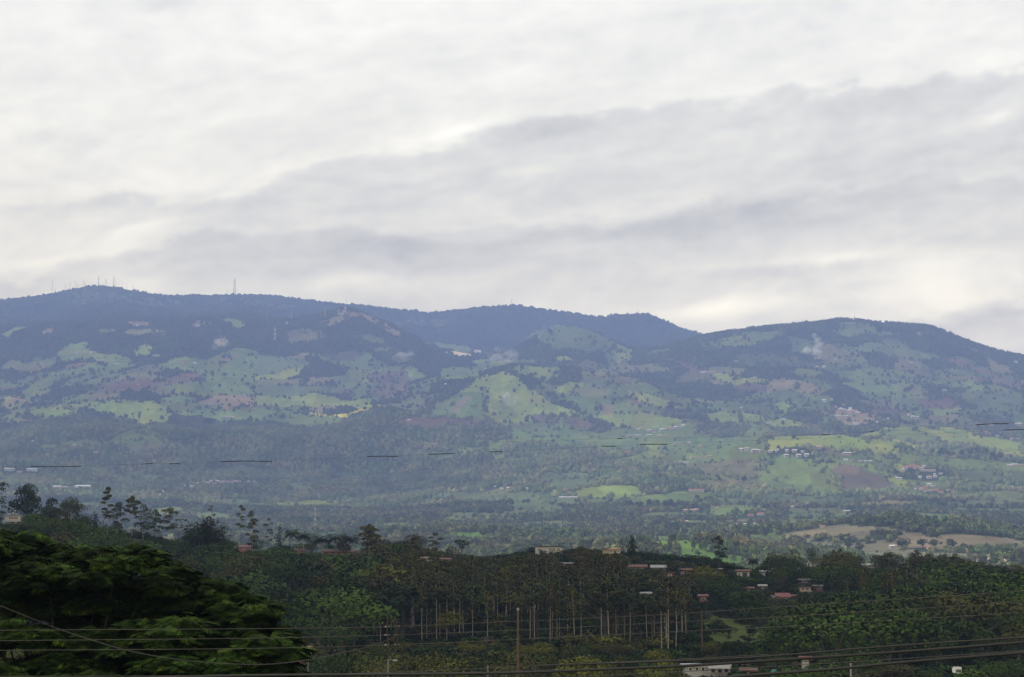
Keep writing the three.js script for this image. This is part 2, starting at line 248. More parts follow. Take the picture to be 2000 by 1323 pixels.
field('scrub', '1400,690 1500,690 1580,705 1600,720 1500,730 1420,712', 0.35); field('dull', '1860,770 1960,772 2010,780 2010,800 1900,795', 0.08);
// lower right: open land with scattered trees
field('pasture', '998,836 1200,836 1380,836 1504,830 1504,900 1400,901 1300,906 1200,906 1150,880 1080,871 998,866', 0.035); field('bright', '1498,862 1600,850 1702,845 1802,835 1882,840 1902,862 1800,872 1650,882 1498,882', 0.05);
field('wood', '1358,846 1380,825 1420,825 1462,835 1450,851 1400,856'); field('wood', '1078,882 1150,870 1182,880 1240,911 1332,905 1332,926 1280,941 1180,931 1080,931 998,916 998,905 1050,895'); field('bright', '1258,870 1300,870 1307,890 1268,896'); field('ploughed', '1204,874 1240,881 1247,890 1220,891'); field('olive', '1338,906 1450,898 1492,905 1480,926 1400,931 1348,921', 0.02);
field('bright', '1553,863 1620,855 1702,860 1802,870 1834,880 1750,889 1650,881 1578,876', 0.03); field('pasture', '1723,846 1790,841 1832,850 1832,869 1758,863', 0.02); field('bright', '1828,838 1870,838 1902,850 1960,858 2010,870 2010,901 1960,886 1900,871 1838,863', 0.006);
field('pasture', '1640,886 1760,892 1830,888 1832,912 1760,905 1660,900', 0.06); field('pasture', '1828,906 1880,895 1960,900 2010,905 2010,919 1900,916 1828,913', 0.03); field('pasture', '1488,921 1510,900 1545,894 1602,902 1642,908 1622,930 1652,961 1702,966 1600,966 1498,957 1473,941', 0.012);
field('ploughed', '1622,918 1650,909 1687,915 1722,930 1748,951 1740,962 1700,962 1650,957 1640,932', 0.002); field('bright', '1655,907 1702,909 1742,925 1792,945 1762,959 1746,946 1722,927 1688,912', 0.02); field('bright', '1748,905 1772,912 1766,926 1738,921', 0.02); field('dull', '1868,945 1950,945 2010,950 2010,959 1898,959', 0.05); field('dull', '1878,976 1950,970 2010,975 2010,989 1898,991', 0.04);
field('pasture', '1763,1000 1830,1004 1902,1010 1880,1023 1798,1019', 0.01); field('olive', '1688,986 1740,978 1802,982 1790,991 1698,991', 0.03); field('dull', '1480,965 1640,968 1700,975 1660,985 1500,985', 0.05); field('dull', '1058,926 1150,926 1202,940 1150,956 1080,956 1038,945', 0.05);
field('bright', '1118,964 1150,952 1200,947 1262,950 1272,965 1230,973 1150,971 1108,969', 0.004); field('pasture', '1198,981 1260,968 1332,960 1402,965 1402,981 1330,986 1250,986', 0.012); field('dull', '998,961 1060,962 1112,972 1162,985 1100,1001 1050,1006 998,996', 0.03); field('olive', '1350,940 1480,938 1490,955 1400,958', 0.08); field('pasture', '1380,990 1500,985 1502,1000 1420,1010 1385,1005', 0.06);
field('lush', '1063,1033 1110,1029 1163,1032 1110,1038'); field('stubble', '1298,1031 1330,1031 1402,1036 1432,1043 1340,1039'); field('lush', '1333,1037 1380,1036 1440,1045 1453,1051 1390,1049 1343,1046', 0.006); field('lush', '1413,1030 1450,1026 1504,1025 1504,1036 1440,1038', 0.01); field('lush', '1520,1028 1580,1024 1600,1028 1560,1034');
field('lush', '1258,1069 1290,1057 1322,1052 1362,1062 1403,1075 1380,1080 1330,1073 1290,1069', 0.006); field('lush', '1288,1081 1340,1075 1402,1083 1453,1090 1468,1106 1420,1110 1370,1093 1298,1094', 0.01); field('bright', '1460,1072 1504,1069 1504,1083 1468,1087', 0.01); field('pale', '1334,1092 1356,1092 1376,1099 1422,1105 1462,1113 1455,1117 1400,1109 1338,1098', 0);
field('stubble', '1518,1051 1560,1038 1602,1031 1692,1029 1762,1039 1822,1047 1842,1047 1882,1044 1962,1052 2010,1058 2010,1081 1900,1079 1820,1073 1700,1076 1600,1066', 0.002); field('stubble', '1588,1061 1620,1055 1662,1058 1702,1070 1762,1075 1902,1082 2010,1086 2010,1098 1700,1098 1638,1082', 0.012);
field('wood', '1580,1058 1600,1048 1650,1048 1702,1056 1722,1064 1650,1062'); field('wood', '1700,1042 1722,1040 1752,1052 1745,1060 1712,1056'); field('road', '1900,1093 2010,1094 2010,1098 1900,1097', 0); field('lush', '1938,1099 2010,1099 2010,1112 1958,1114', 0.004); field('lush', '1498,1068 1530,1072 1542,1080 1498,1083', 0.004);
// lower left
field('bright', '526,986 560,978 620,977 672,980 660,993 560,996 533,993', 0.02); field('dull', '563,946 600,941 627,948 620,966 568,961', 0.03); field('dull', '853,963 920,960 1004,957 1004,976 940,986 890,981 848,971', 0.01); field('pasture', '833,1016 880,1014 952,1011 957,1021 880,1024', 0.006); field('lush', '858,1046 890,1043 935,1039 972,1039 967,1053 920,1061 868,1056', 0.006);
field('pasture', '958,886 1004,883 1004,901 963,901', 0.02); field('olive', '243,873 290,865 352,866 352,873 300,881 253,886', 0.05); field('dull', '218,926 270,920 322,930 300,946 238,951', 0.1); field('dull', '428,976 504,975 504,989 438,989', 0.02); field('pasture', '288,996 340,990 372,1000 360,1016 298,1013', 0.04); field('dull', '378,1001 500,1005 492,1021 388,1019', 0.05);
field('olive', '298,1053 345,1044 352,1062 330,1068 303,1058', 0); field('lush', '285,1046 330,1042 350,1045 300,1052', 0.01); field('dull', '400,915 470,910 520,918 480,930 410,930', 0.1); field('dull', '790,885 850,880 900,890 850,900', 0.12); field('scrub', '640,930 780,915 860,925 830,945 700,945', 0.4); field('dull', '0,930 60,925 110,935 60,945 0,945', 0.1);
// on the near hill
field('lushhill', '1362,1216 1400,1206 1440,1214 1500,1236 1560,1262 1500,1278 1420,1272 1385,1250', 0, true); field('earthhill', '1300,1096 1340,1098 1372,1108 1350,1114 1305,1106', 0, true); field('lushhill', '1560,1272 1600,1262 1612,1278 1580,1282', 0, true); field('earthhill', '1590,1240 1640,1238 1645,1252 1600,1252', 0, true); field('earthhill', '1705,1248 1740,1250 1738,1266 1708,1264', 0, true);
field('lushhill', '1775,1302 1810,1300 1820,1326 1775,1326', 0, true); field('lushhill', '1840,1308 1920,1306 1925,1326 1840,1326', 0, true); field('lushhill', '930,1325 935,1312 1000,1310 1010,1325', 0, true); field('lushhill', '470,1072 520,1076 520,1092 470,1090', 0, true); field('lushhill', '740,1092 790,1100 840,1118 800,1120 750,1108', 0, true);
field('coffeehill', '150,1045 230,1046 300,1062 340,1075 300,1082 200,1075 150,1065', 0, true); field('earthhill', '1030,1086 1100,1084 1100,1092 1030,1094', 0, true); field('earthhill', '1120,1082 1180,1083 1190,1090 1120,1092', 0, true); field('earthhill', '1225,1084 1260,1092 1256,1098 1228,1092', 0, true); field('lushhill', '1466,1118 1500,1120 1510,1134 1470,1132', 0, true);
Object.assign(FIELD_COLOR, { lushhill: [0.06, 0.072, 0.018], earthhill: [0.085, 0.055, 0.034], coffeehill: [0.03, 0.035, 0.017] });
Object.assign(FIELD_NAME, { lushhill: 'grass_slope', earthhill: 'bare_slope', coffeehill: 'coffee_field' });
field('scrub', '95,577 190,566 300,581 400,590 300,603 150,598', 0.55); field('scrub', '420,584 520,588 600,600 520,605 440,598', 0.6); field('scrub', '700,612 800,616 900,622 860,640 760,628', 0.7);
/* which field each cell of the grid belongs to; -1 = woodland */
const CELL = new Int16Array((NC - 1) * (NR - 1)).fill(-1);
FIELDS.forEach((f, n) => {
  const i0 = find(COLS, f.u0), i1 = find(COLS, f.u1), j0 = find(ROWS, f.d0), j1 = find(ROWS, f.d1);
  for (let i = i0; i <= i1; i++) for (let j = j0; j <= j1; j++) {
    const D = (ROWS[j] + ROWS[j + 1]) / 2, u = (COLS[i] + COLS[i + 1]) / 2, w = (noise(u * D / 60, D / 60) * 8 + noise(u * D / 17, D / 24) * 7) * (D < 900 ? 0.4 : 1);   // edges a little uneven
    if (inside(f.p, u + w / D, D + w * 2)) CELL[i * (NR - 1) + j] = n;
  }
});
// a patchwork of smaller fields in the rest of the country; 0..5 = kind, drawn from a jittered lattice
const CLEARING = FIELDS.length, PATCH = ['dull', 'pasture', 'olive', 'ploughed', 'bright', 'tan'];
function patchAt(X, D) {
  const wx = X + 40 * noise(X / 190, D / 230 + 9), wd = D + 55 * noise(X / 210 + 31, D / 260), ax = wx / 150, ad = wd / (D > 4500 ? 260 : 170), xi = Math.floor(ax), di = Math.floor(ad); let best = 9, id = 0;
  for (let a = -1; a <= 1; a++) for (let b = -1; b <= 1; b++) { const h = hsh(xi + a, di + b), g = hsh(xi + a + 91, di + b - 57), dx = xi + a + 0.15 + 0.7 * (h & 63) / 63 - ax, dd = di + b + 0.15 + 0.7 * (g & 63) / 63 - ad, e = dx * dx + dd * dd; if (e < best) { best = e; id = h * 4096 + g; } }
  return id;
}
for (let i = 0; i < NC - 1; i++) for (let j = NEAR_ROWS; j < NR - 1; j++) {
  const k = i * (NR - 1) + j, D = ROWS[j], X = COLS[i] * D; if (CELL[k] >= 0 || D > 9900) continue;
  const u = COLS[i], left = 1 - smooth(-0.06, 0.03, u), dark = left * smooth(4600, 5200, D) * (1 - smooth(7000, 7400, D)), crest = smooth(8400, 9700, D);
  const id = patchAt(X, D), p = (D < 4600 ? 0.36 : 0.16 + 0.34 * smooth(6900, 7200, D) * (1 - smooth(8500, 9100, D)) + 0.16 * smooth(-0.02, 0.08, u)) - 0.06 * dark - 0.14 * crest + 0.3 * fbm(X / 1300 + 4, D / 1500, 2), q = (id % 4099) / 4099;
  if (q < p) CELL[k] = CLEARING + [0, 0, 1, 1, 2, 0, 1, 1, 4, 3, 2, 0, 4, 0, 5, 1][Math.floor((id % 997) / 997 * 16)];
}
const kindAt = (u, D) => { const k = CELL[find(COLS, u) * (NR - 1) + find(ROWS, D)]; return k < 0 ? 'wood' : k >= CLEARING ? 'patch' + patchAt(u * D, D) : FIELDS[k].kind; };
const treesAt = (u, D) => { const k = CELL[find(COLS, u) * (NR - 1) + find(ROWS, D)]; return k < 0 ? 1 : k >= CLEARING ? (u < 0.0 && D > 4300 && D < 7300 ? 0.3 : 0.07) : FIELDS[k].kind === 'wood' ? 1 : FIELDS[k].trees; };

const NORM = new Float32Array(NC * NR * 3);
for (let i = 0; i < NC; i++) for (let j = 0; j < NR; j++) {
  const i0 = Math.max(0, i - 1), i1 = Math.min(NC - 1, i + 1), j0 = Math.max(0, j - 1), j1 = Math.min(NR - 1, j + 1), D = ROWS[j];
  const dhdu = (HT[i1 * NR + j] - HT[i0 * NR + j]) / (COLS[i1] - COLS[i0]), dhdD = (HT[i * NR + j1] - HT[i * NR + j0]) / (ROWS[j1] - ROWS[j0]);
  const hx = dhdu / D, hd = dhdD - COLS[i] / D * dhdu, l = Math.hypot(hx, 1, hd), o = (i * NR + j) * 3;
  NORM[o] = -hx / l; NORM[o + 1] = 1 / l; NORM[o + 2] = hd / l;
}
const landMat = new THREE.MeshPhysicalMaterial({ vertexColors: true, roughness: 1, metalness: 0, specularIntensity: 0.1 });
landMat.name = 'soil and grass';
function parcel(X, D) {                               // plots of a few dozen metres: an id and how near the boundary is
  const a = X / 74 + 0.25 * noise(X / 300, D / 300), d = D / (D > 4500 ? 150 : 95) + 0.3 * noise(X / 260 + 8, D / 310), xi = Math.floor(a), di = Math.floor(d); let b1 = 9, b2 = 9, id = 0;
  for (let i = -1; i <= 1; i++) for (let j = -1; j <= 1; j++) { const h = hsh(xi + i - 31, di + j + 17), g = hsh(xi + i + 5, di + j + 77), e = (xi + i + 0.2 + 0.6 * (h & 63) / 63 - a) ** 2 + (di + j + 0.2 + 0.6 * (g & 63) / 63 - d) ** 2; if (e < b1) { b2 = b1; b1 = e; id = h; } else if (e < b2) b2 = e; }
  return [id, Math.sqrt(b2) - Math.sqrt(b1)];
}
function sheet(cells, color, vary, plots = 0, furrow = 0) {                  // cells: [i, j, step]
  const index = new Map(), pos = [], nor = [], col = [], idx = [];
  const v = (i, j) => {
    const k = i * NR + j; let n = index.get(k); if (n !== undefined) return n;
    n = index.size; index.set(k, n); const D = ROWS[j], X = COLS[i] * D;
    pos.push(X, HT[k], -D); nor.push(NORM[k * 3], NORM[k * 3 + 1], NORM[k * 3 + 2]);
    let a = 1 + vary * (0.34 * fbm(X / 90 + 2, D / 140, 3) + 0.22 * noise(X / 24, D / 34)), b = vary * 0.22 * fbm(X / 210 - 7, D / 260 + 3, 2);
    if (plots) { const [id, e] = parcel(X, D); a *= 1 + plots * (((id & 31) / 31 - 0.5) * 0.5 - 0.28 * (1 - smooth(0.0, 0.09, e))); b += plots * (((id >> 5) & 31) / 31 - 0.35) * 0.3; }
    if (furrow) a *= 1 + furrow * Math.sin(X / 2.4 + D / 55 + noise(X / 80, D / 80));
    col.push(Math.max(0.01, color[0] * (a + b)), Math.max(0.01, color[1] * a), Math.max(0.008, color[2] * (a - b * 0.5)));
    return n;
  };
  for (const [i, j, s] of cells) { const i1 = Math.min(NC - 1, i + s); const a = v(i, j), b = v(i1, j), c = v(i1, j + 1), d = v(i, j + 1); idx.push(a, b, c, a, c, d); }
  const g = new THREE.BufferGeometry();
  g.setAttribute('position', new THREE.Float32BufferAttribute(pos, 3)); g.setAttribute('normal', new THREE.Float32BufferAttribute(nor, 3)); g.setAttribute('color', new THREE.Float32BufferAttribute(col, 3)); g.setIndex(idx);
  return g;
}
{
  const zones = { near_hill: [], valley_floor: [], foothills: [], mountainside: [], mountain_ridge: [] }, of = new Map();
  const zoneOf = (j) => (j < NEAR_ROWS - 1 ? 'near_hill' : ROWS[j] < 4600 ? 'valley_floor' : ROWS[j] < 7000 ? 'foothills' : ROWS[j] < 10500 ? 'mountainside' : 'mountain_ridge');
  for (let i = 0; i < NC - 1; i++) for (let j = 0; j < NR - 1; j++) {
    const k = CELL[i * (NR - 1) + j];
    if (k >= 0 && k < CLEARING && FIELDS[k].kind !== 'wood') { if (!of.has(k)) of.set(k, []); of.get(k).push([i, j, 1]); } else if (k >= CLEARING) { const key = 'c' + (k - CLEARING); if (!of.has(key)) of.set(key, []); of.get(key).push([i, j, 1]); } else zones[zoneOf(j)].push([i, j, 1]);
  }
  const say = { near_hill: 'dark wooded hill across the whole picture in front of the valley', valley_floor: 'hazy wooded valley floor between the near hill and the foothills', foothills: 'wooded foothills rising behind the valley', mountainside: 'broad blue mountainside above the foothills', mountain_ridge: 'dark forested ridge against the sky' };
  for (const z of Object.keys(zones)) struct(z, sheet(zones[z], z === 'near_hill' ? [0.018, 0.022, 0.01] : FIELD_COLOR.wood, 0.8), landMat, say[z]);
  const tint = rngOf(31);
  for (const [k, cells] of of) {
    if (typeof k === 'string') { const c = FIELD_COLOR[PATCH[+k.slice(1)]]; struct(['grass_patches', 'pasture_patches', 'crop_patches', 'ploughed_patches', 'meadow_patches', 'bare_patches'][+k.slice(1)], sheet(cells, c.map((x, i) => lerp(x, FIELD_COLOR.dull[i], 0.45) * 0.9), 1, 0.8), landMat); continue; }
    const f = FIELDS[k], c = FIELD_COLOR[f.kind], q = 0.9 + tint() * 0.2, w = 0.94 + tint() * 0.12;
    struct(FIELD_NAME[f.kind] || 'scrub_land', sheet(cells, [c[0] * q * w, c[1] * q, c[2] * q], 0.75, f.near ? 0 : 0.75, f.kind === 'stubble' ? 0.07 : 0), landMat);
  }
  // the land goes on, low, behind the viewer and to the sides
  const g = new THREE.PlaneGeometry(18000, 21000, 24, 24); g.rotateX(-Math.PI / 2); g.translate(0, CY - 60, -7500); struct('ground', g, mat([0.04, 0.055, 0.025]), 'low green ground beyond the hill');
}
/* ---------- plants: builders ---------- */
class Leaves {                                        // small faces with normals that follow the crown, so that clumps shade as clumps
  constructor() { this.p = []; this.n = []; this.c = []; this.i = []; }
  face(x, y, z, d, up, w, l, tone) {                  // centre, direction along the leaf, normal, half width, half length
    const sx = d[1] * up[2] - d[2] * up[1], sy = d[2] * up[0] - d[0] * up[2], sz = d[0] * up[1] - d[1] * up[0], q = Math.hypot(sx, sy, sz) || 1, a = w / q, k = this.p.length / 3;
    this.p.push(x - d[0] * l, y - d[1] * l, z - d[2] * l, x + sx * a, y + sy * a, z + sz * a, x + d[0] * l, y + d[1] * l, z + d[2] * l, x - sx * a, y - sy * a, z - sz * a);
    for (let j = 0; j < 4; j++) { this.n.push(...up); this.c.push(...tone); }
    this.i.push(k, k + 1, k + 2, k, k + 2, k + 3);
  }
  build() {
    const g = new THREE.BufferGeometry();
    g.setAttribute('position', new THREE.Float32BufferAttribute(this.p, 3)); g.setAttribute('normal', new THREE.Float32BufferAttribute(this.n, 3)); g.setAttribute('color', new THREE.Float32BufferAttribute(this.c, 3)); g.setIndex(this.i); return g;
  }
}
function ball(r) { const z = r() * 2 - 1, a = r() * 6.2832, q = Math.sqrt(1 - z * z); return [q * Math.cos(a), z, q * Math.sin(a)]; }
const unit = (v) => { const l = Math.hypot(...v) || 1; return v.map((x) => x / l); };
// lobes: [x, y, z, rx, ry, rz]; leaves over their outsides, fewer below
function fill(L, r, lobes, n, size, o = {}) {
  const vol = lobes.map((b) => (b[3] * b[5] + b[4] * b[3]) ), tot = vol.reduce((a, b) => a + b, 0), droop = o.droop ?? 0, jit = o.jitter ?? 0.2, cy = lobes.reduce((q, b) => q + b[1], 0) / lobes.length * 0.8;
  lobes.forEach((b, k) => {
    const m = Math.round(n * vol[k] / tot), lt = 0.78 + r() * 0.44;
    for (let i = 0; i < m; i++) {
      let v = ball(r); if (v[1] < -0.25 && r() < 0.75) v = [v[0], -v[1], v[2]];
      const q = 0.62 + 0.42 * Math.sqrt(r()), x = b[0] + v[0] * b[3] * q, y = b[1] + v[1] * b[4] * q, z = b[2] + v[2] * b[5] * q;
      const w = ball(r), cd = unit([x, (y - cy) * 1.3, z]), nn = unit([v[0] * 0.6 + cd[0] * 0.6 + w[0] * jit, v[1] * 0.6 + cd[1] * 0.6 + w[1] * jit, v[2] * 0.6 + cd[2] * 0.6 + w[2] * jit]), e = ball(r), d = unit([e[0] + v[0] * 0.3, e[1] * 0.6 - droop, e[2] + v[2] * 0.3]);
      const s = size * (0.6 + r() * 0.8), t = lt * (0.86 + r() * 0.28), g = 0.9 + r() * 0.2;
      L.face(x, y, z, d, nn, s * (o.thin ?? 0.55), s, [t * g, t, t * (2 - g)]);
    }
  });
}
function limb(list, a, b, ra, rb, bend = 0, r = null, seg = 5) {   // a tapered stem from a to b
  const A = new THREE.Vector3(...a), B = new THREE.Vector3(...b), m = A.clone().lerp(B, 0.5); if (r) m.add(new THREE.Vector3((r() - 0.5) * bend, 0, (r() - 0.5) * bend));
  const c = new THREE.QuadraticBezierCurve3(A, m, B), n = bend ? 4 : 1, g = new THREE.TubeGeometry(c, n, 1, seg, false), p = g.attributes.position, P = new THREE.Vector3();
  for (let i = 0; i <= n; i++) { c.getPointAt(i / n, P); const q = lerp(ra, rb, i / n); for (let j = 0; j <= seg; j++) { const k = i * (seg + 1) + j; p.setXYZ(k, P.x + (p.getX(k) - P.x) * q, P.y + (p.getY(k) - P.y) * q, P.z + (p.getZ(k) - P.z) * q); } }
  g.deleteAttribute('uv'); list.push(g);
}
// every builder: tree of height 1 standing at the origin -> { trunk, crown }
function broadleaf(seed, o = {}) {
  const r = rngOf(seed), lobes = [], wood = [], W = o.width ?? 0.42, low = o.low ?? 0.28, n = o.lobes ?? 15, flat = o.flat ?? 0.6;
  for (let i = 0; i < n; i++) {
    const h = Math.pow(r(), 0.8), a = i * 2.4 + r(), q = W * Math.sqrt(1 - Math.pow(h, 2.2)) * (0.45 + 0.6 * Math.sqrt(r())), s = (0.15 + r() * 0.13) * W / 0.42;
    lobes.push([Math.cos(a) * q, lerp(low + s * flat, 1 - s * flat, h), Math.sin(a) * q, s, s * flat, s]);
  }
  lobes.push([0, (1 + low) / 2, 0, W * 0.55, (1 - low) * 0.4, W * 0.55]);
  const L = new Leaves(); fill(L, r, lobes, o.leaves ?? 1150, o.size ?? 0.027, o);
  limb(wood, [0, -0.08, 0], [0, low + 0.1, 0], 0.028, 0.018, 0.05, r, 6);
  for (let i = 0; i < 5; i++) { const b = lobes[(i * 3) % n]; limb(wood, [0, low * (0.7 + r() * 0.5), 0], [b[0] * 0.8, b[1], b[2] * 0.8], 0.014, 0.005, 0.05, r, 4); }
  return { trunk: mergeGeometries(wood), crown: L.build() };
}
function gum(seed, o = {}) {                          // tall eucalypt: pale bare stem, tufts in the upper part
  const r = rngOf(seed), lobes = [], wood = [], W = o.width ?? 0.13, low = o.low ?? 0.6, n = o.lobes ?? 8, lean = (r() - 0.5) * 0.13, R = o.stem ?? 0.008;
  limb(wood, [0, -0.05, 0], [lean, 0.97, lean * 0.6], R, R * 0.3, 0.03, r, 5);
  for (let i = 0; i < n; i++) {
    const h = lerp(low, 0.96, (i + r() * 0.7) / n), a = i * 2.4 + r(), q = W * (0.35 + 0.65 * Math.sin(Math.PI * clamp((h - low) / (1 - low) * 0.85 + 0.12, 0, 1))) * (0.35 + 0.65 * r()), s = W * (0.3 + r() * 0.32);
    const b = [lean * h + Math.cos(a) * q, h, lean * h * 0.6 + Math.sin(a) * q, s * 1.15, s * (o.flat ?? 0.62), s * 1.15]; lobes.push(b);
    limb(wood, [lean * h, h - 0.07, 0], [b[0], b[1] - s * 0.2, b[2]], R * 0.4, R * 0.15, 0, r, 3);
  }
  lobes.push([lean, 0.97, lean * 0.6, W * 0.4, W * 0.35, W * 0.4]);
  const L = new Leaves(); fill(L, r, lobes, o.leaves ?? 640, o.size ?? 0.019, { droop: 0.5, thin: 0.5, ...o });
  return { trunk: mergeGeometries(wood), crown: L.build() };
}
function conifer(seed, o = {}) {
  const r = rngOf(seed), lobes = [], wood = [], W = o.width ?? 0.2;
  for (let i = 0; i < 22; i++) { const h = 0.1 + 0.86 * i / 22, q = W * Math.pow(1 - h, 0.6) * (0.5 + 0.6 * r()), a = i * 2.4; lobes.push([Math.cos(a) * q * 0.6, h, Math.sin(a) * q * 0.6, q * 0.75 + 0.02, 0.07, q * 0.75 + 0.02]); }
  const L = new Leaves(); fill(L, r, lobes, o.leaves ?? 700, 0.03, { droop: 0.15 });
  limb(wood, [0, -0.05, 0], [0, 0.95, 0], 0.022, 0.004); return { trunk: mergeGeometries(wood), crown: L.build() };
}
function bush(seed, o = {}) {
  const r = rngOf(seed), lobes = [], wood = [];
  for (let i = 0; i < 9; i++) { const a = i * 2.4, q = 0.42 * Math.sqrt(r()), h = 0.25 + 0.5 * r() * (1 - q); lobes.push([Math.cos(a) * q, h, Math.sin(a) * q, 0.22, 0.2, 0.22]); }
  const L = new Leaves(); fill(L, r, lobes, o.leaves ?? 420, o.size ?? 0.055, o); for (let i = 0; i < 3; i++) limb(wood, [0, -0.05, 0], [(r() - 0.5) * 0.4, 0.5, (r() - 0.5) * 0.4], 0.02, 0.008, 0.05, r, 4);
  return { trunk: mergeGeometries(wood), crown: L.build() };
}
function bamboo(seed, o = {}) {                       // arching canes that end in plumes
  const r = rngOf(seed), wood = [], L = new Leaves(), n = o.canes ?? 26;
  for (let i = 0; i < n; i++) {
    const a = r() * 6.28, q = 0.08 * r(), out = (o.spread ?? 0.4) * Math.pow(r(), 0.8), h = 0.72 + 0.28 * r() - out * 0.5, x0 = Math.cos(a) * q, z0 = Math.sin(a) * q, x1 = Math.cos(a) * (q + out), z1 = Math.sin(a) * (q + out);
    limb(wood, [x0, -0.04, z0], [x1, h, z1], 0.007, 0.002, 0.06, r, 3);
    for (let k = 0; k < 34; k++) { const s = 0.22 + 0.8 * r(), x = lerp(x0, x1, s * s), z = lerp(z0, z1, s * s), y = h * s, w = ball(r), f = 0.05; L.face(x + w[0] * f, y + w[1] * f * 0.8, z + w[2] * f, unit([x1 - x0 + w[0] * 0.5, 0.9 - s + w[1] * 0.3, z1 - z0 + w[2] * 0.5]), unit([w[0], 0.8, w[2]]), 0.011, 0.045, [0.8 + r() * 0.4, 0.8 + r() * 0.4, 0.8]); }
  }
  return { trunk: mergeGeometries(wood), crown: L.build() };
}
function frondOf(L, r, base, dir, len, rise, leaflets, wid, tone) {   // a drooping feather leaf
  let prev = base; const seg = leaflets;
  for (let k = 1; k <= seg; k++) {
    const s = k / seg, p = [base[0] + dir[0] * len * s, base[1] + rise * len * s - len * 0.75 * s * s, base[2] + dir[1] * len * s], d = unit([p[0] - prev[0], p[1] - prev[1], p[2] - prev[2]]), side = [-dir[1], 0, dir[0]], w = wid * Math.sin(Math.PI * (0.12 + 0.85 * s));
    for (const q of [-1, 1]) { const e = unit([side[0] * q + d[0] * 0.5, -0.45 + d[1] * 0.5, side[2] * q + d[2] * 0.5]); L.face(p[0] + e[0] * w, p[1] + e[1] * w, p[2] + e[2] * w, e, unit([e[0] * 0.3, 1, e[2] * 0.3]), len / seg * 0.62, w, tone); }
    prev = p;
  }
}
function palm(seed, o = {}) {
  const r = rngOf(seed), wood = [], L = new Leaves(), n = 28, len = o.frond ?? 0.34, top = [(r() - 0.5) * 0.06, 1 - len * 0.45, 0];
  limb(wood, [0, -0.05, 0], top, 0.02, 0.014, 0.02, r, 6);
  limb(wood, [top[0], top[1] - 0.07, 0], [top[0], top[1] + 0.02, 0], 0.019, 0.016, 0, r, 6);
  for (let i = 0; i < n; i++) { const a = i * 2.4 + r() * 0.4, u = (i + 0.5) / n, t = 0.7 + r() * 0.4; frondOf(L, r, top, [Math.cos(a), Math.sin(a)], len * (0.85 + r() * 0.3), 1.25 - u * 1.35, 8, len * 0.19, [t, t, t]); }
  return { trunk: mergeGeometries(wood), crown: L.build() };
}
function banana(seed) {
  const r = rngOf(seed), wood = [], L = new Leaves(); limb(wood, [0, -0.05, 0], [0, 0.5, 0], 0.05, 0.03, 0, r, 5);
  for (let i = 0; i < 8; i++) { const a = i * 2.4 + r(), c = [Math.cos(a), Math.sin(a)]; let p = [0, 0.5, 0]; for (let k = 1; k <= 4; k++) { const s = k / 4, q = [c[0] * 0.42 * s, 0.5 + 0.75 * s - 0.55 * s * s * (0.7 + r() * 0.6), c[1] * 0.42 * s], t = 0.8 + r() * 0.4; L.face((p[0] + q[0]) / 2, (p[1] + q[1]) / 2, (p[2] + q[2]) / 2, unit([q[0] - p[0], q[1] - p[1], q[2] - p[2]]), unit([-c[0] * 0.3, 1, -c[1] * 0.3]), 0.09, 0.13, [t, t, t]); p = q; } }
  return { trunk: mergeGeometries(wood), crown: L.build() };
}
const leafMat = (c, o = {}) => new THREE.MeshPhysicalMaterial({ color: rgb(...c), vertexColors: true, roughness: 1, metalness: 0, specularIntensity: 0.12, side: THREE.DoubleSide, ...o });
const GREEN = { deep: leafMat([0.018, 0.03, 0.011]), mid: leafMat([0.032, 0.052, 0.014]), fresh: leafMat([0.048, 0.08, 0.016]), olive: leafMat([0.055, 0.056, 0.018]), brown: leafMat([0.046, 0.044, 0.022]), grey: leafMat([0.045, 0.056, 0.028]), yellow: leafMat([0.085, 0.088, 0.019]) };
const BARK = { pale: mat([0.25, 0.21, 0.17]), grey: mat([0.05, 0.042, 0.034]), dark: mat([0.05, 0.04, 0.03]), palm: mat([0.2, 0.18, 0.15]) };
function plant(name, shape, leaf, bark, label, category, group) { const t = thing(name, label, category, group); part('trunk', shape.trunk, bark, t); part('crown', shape.crown, leaf, t); return t; }
function setAt(t, p, h, w, turn) { t.position.copy(p); t.scale.set(w, h, w); t.rotation.y = turn; return t; }
/* ---------- the wooded hill in front ---------- */
function pixelOf(P) { const D = -P.z, u = P.x / D, t = (P.y - CY) / D, c = Math.cos(PITCH), s = Math.sin(PITCH), b = (t * c - s) / (c + t * s), a = u * (c - b * s); return [1000 + a * FL, 661.5 - b * FL]; }
function line(list) { const p = pairs(list); return (x) => { let i = 0; while (i < p.length - 2 && p[i + 1][0] < x) i++; return lerp(p[i][1], p[i + 1][1], clamp((x - p[i][0]) / (p[i + 1][0] - p[i][0]), 0, 1)); }; }
const FORMS = { rounded: broadleaf(11, { width: 0.42, low: 0.22 }), spreading: broadleaf(12, { width: 0.58, low: 0.34, flat: 0.42, lobes: 17 }), tall: broadleaf(13, { width: 0.3, low: 0.22, lobes: 16 }), ragged: broadleaf(14, { width: 0.46, low: 0.3, lobes: 11, leaves: 700 }), dense: broadleaf(15, { width: 0.5, low: 0.12, lobes: 20, leaves: 1050 }), airy: broadleaf(16, { width: 0.5, low: 0.4, flat: 0.36, lobes: 12, leaves: 620 }) };
const GUMS = [gum(21), gum(22, { low: 0.66, width: 0.11 }), gum(23, { low: 0.55, lobes: 10 }), gum(24, { low: 0.7, width: 0.15, lobes: 6 }), gum(25, { low: 0.62, width: 0.1, lobes: 9 })];
const BUSH = [bush(31), bush(32), bush(33)];
const protos = new Map();
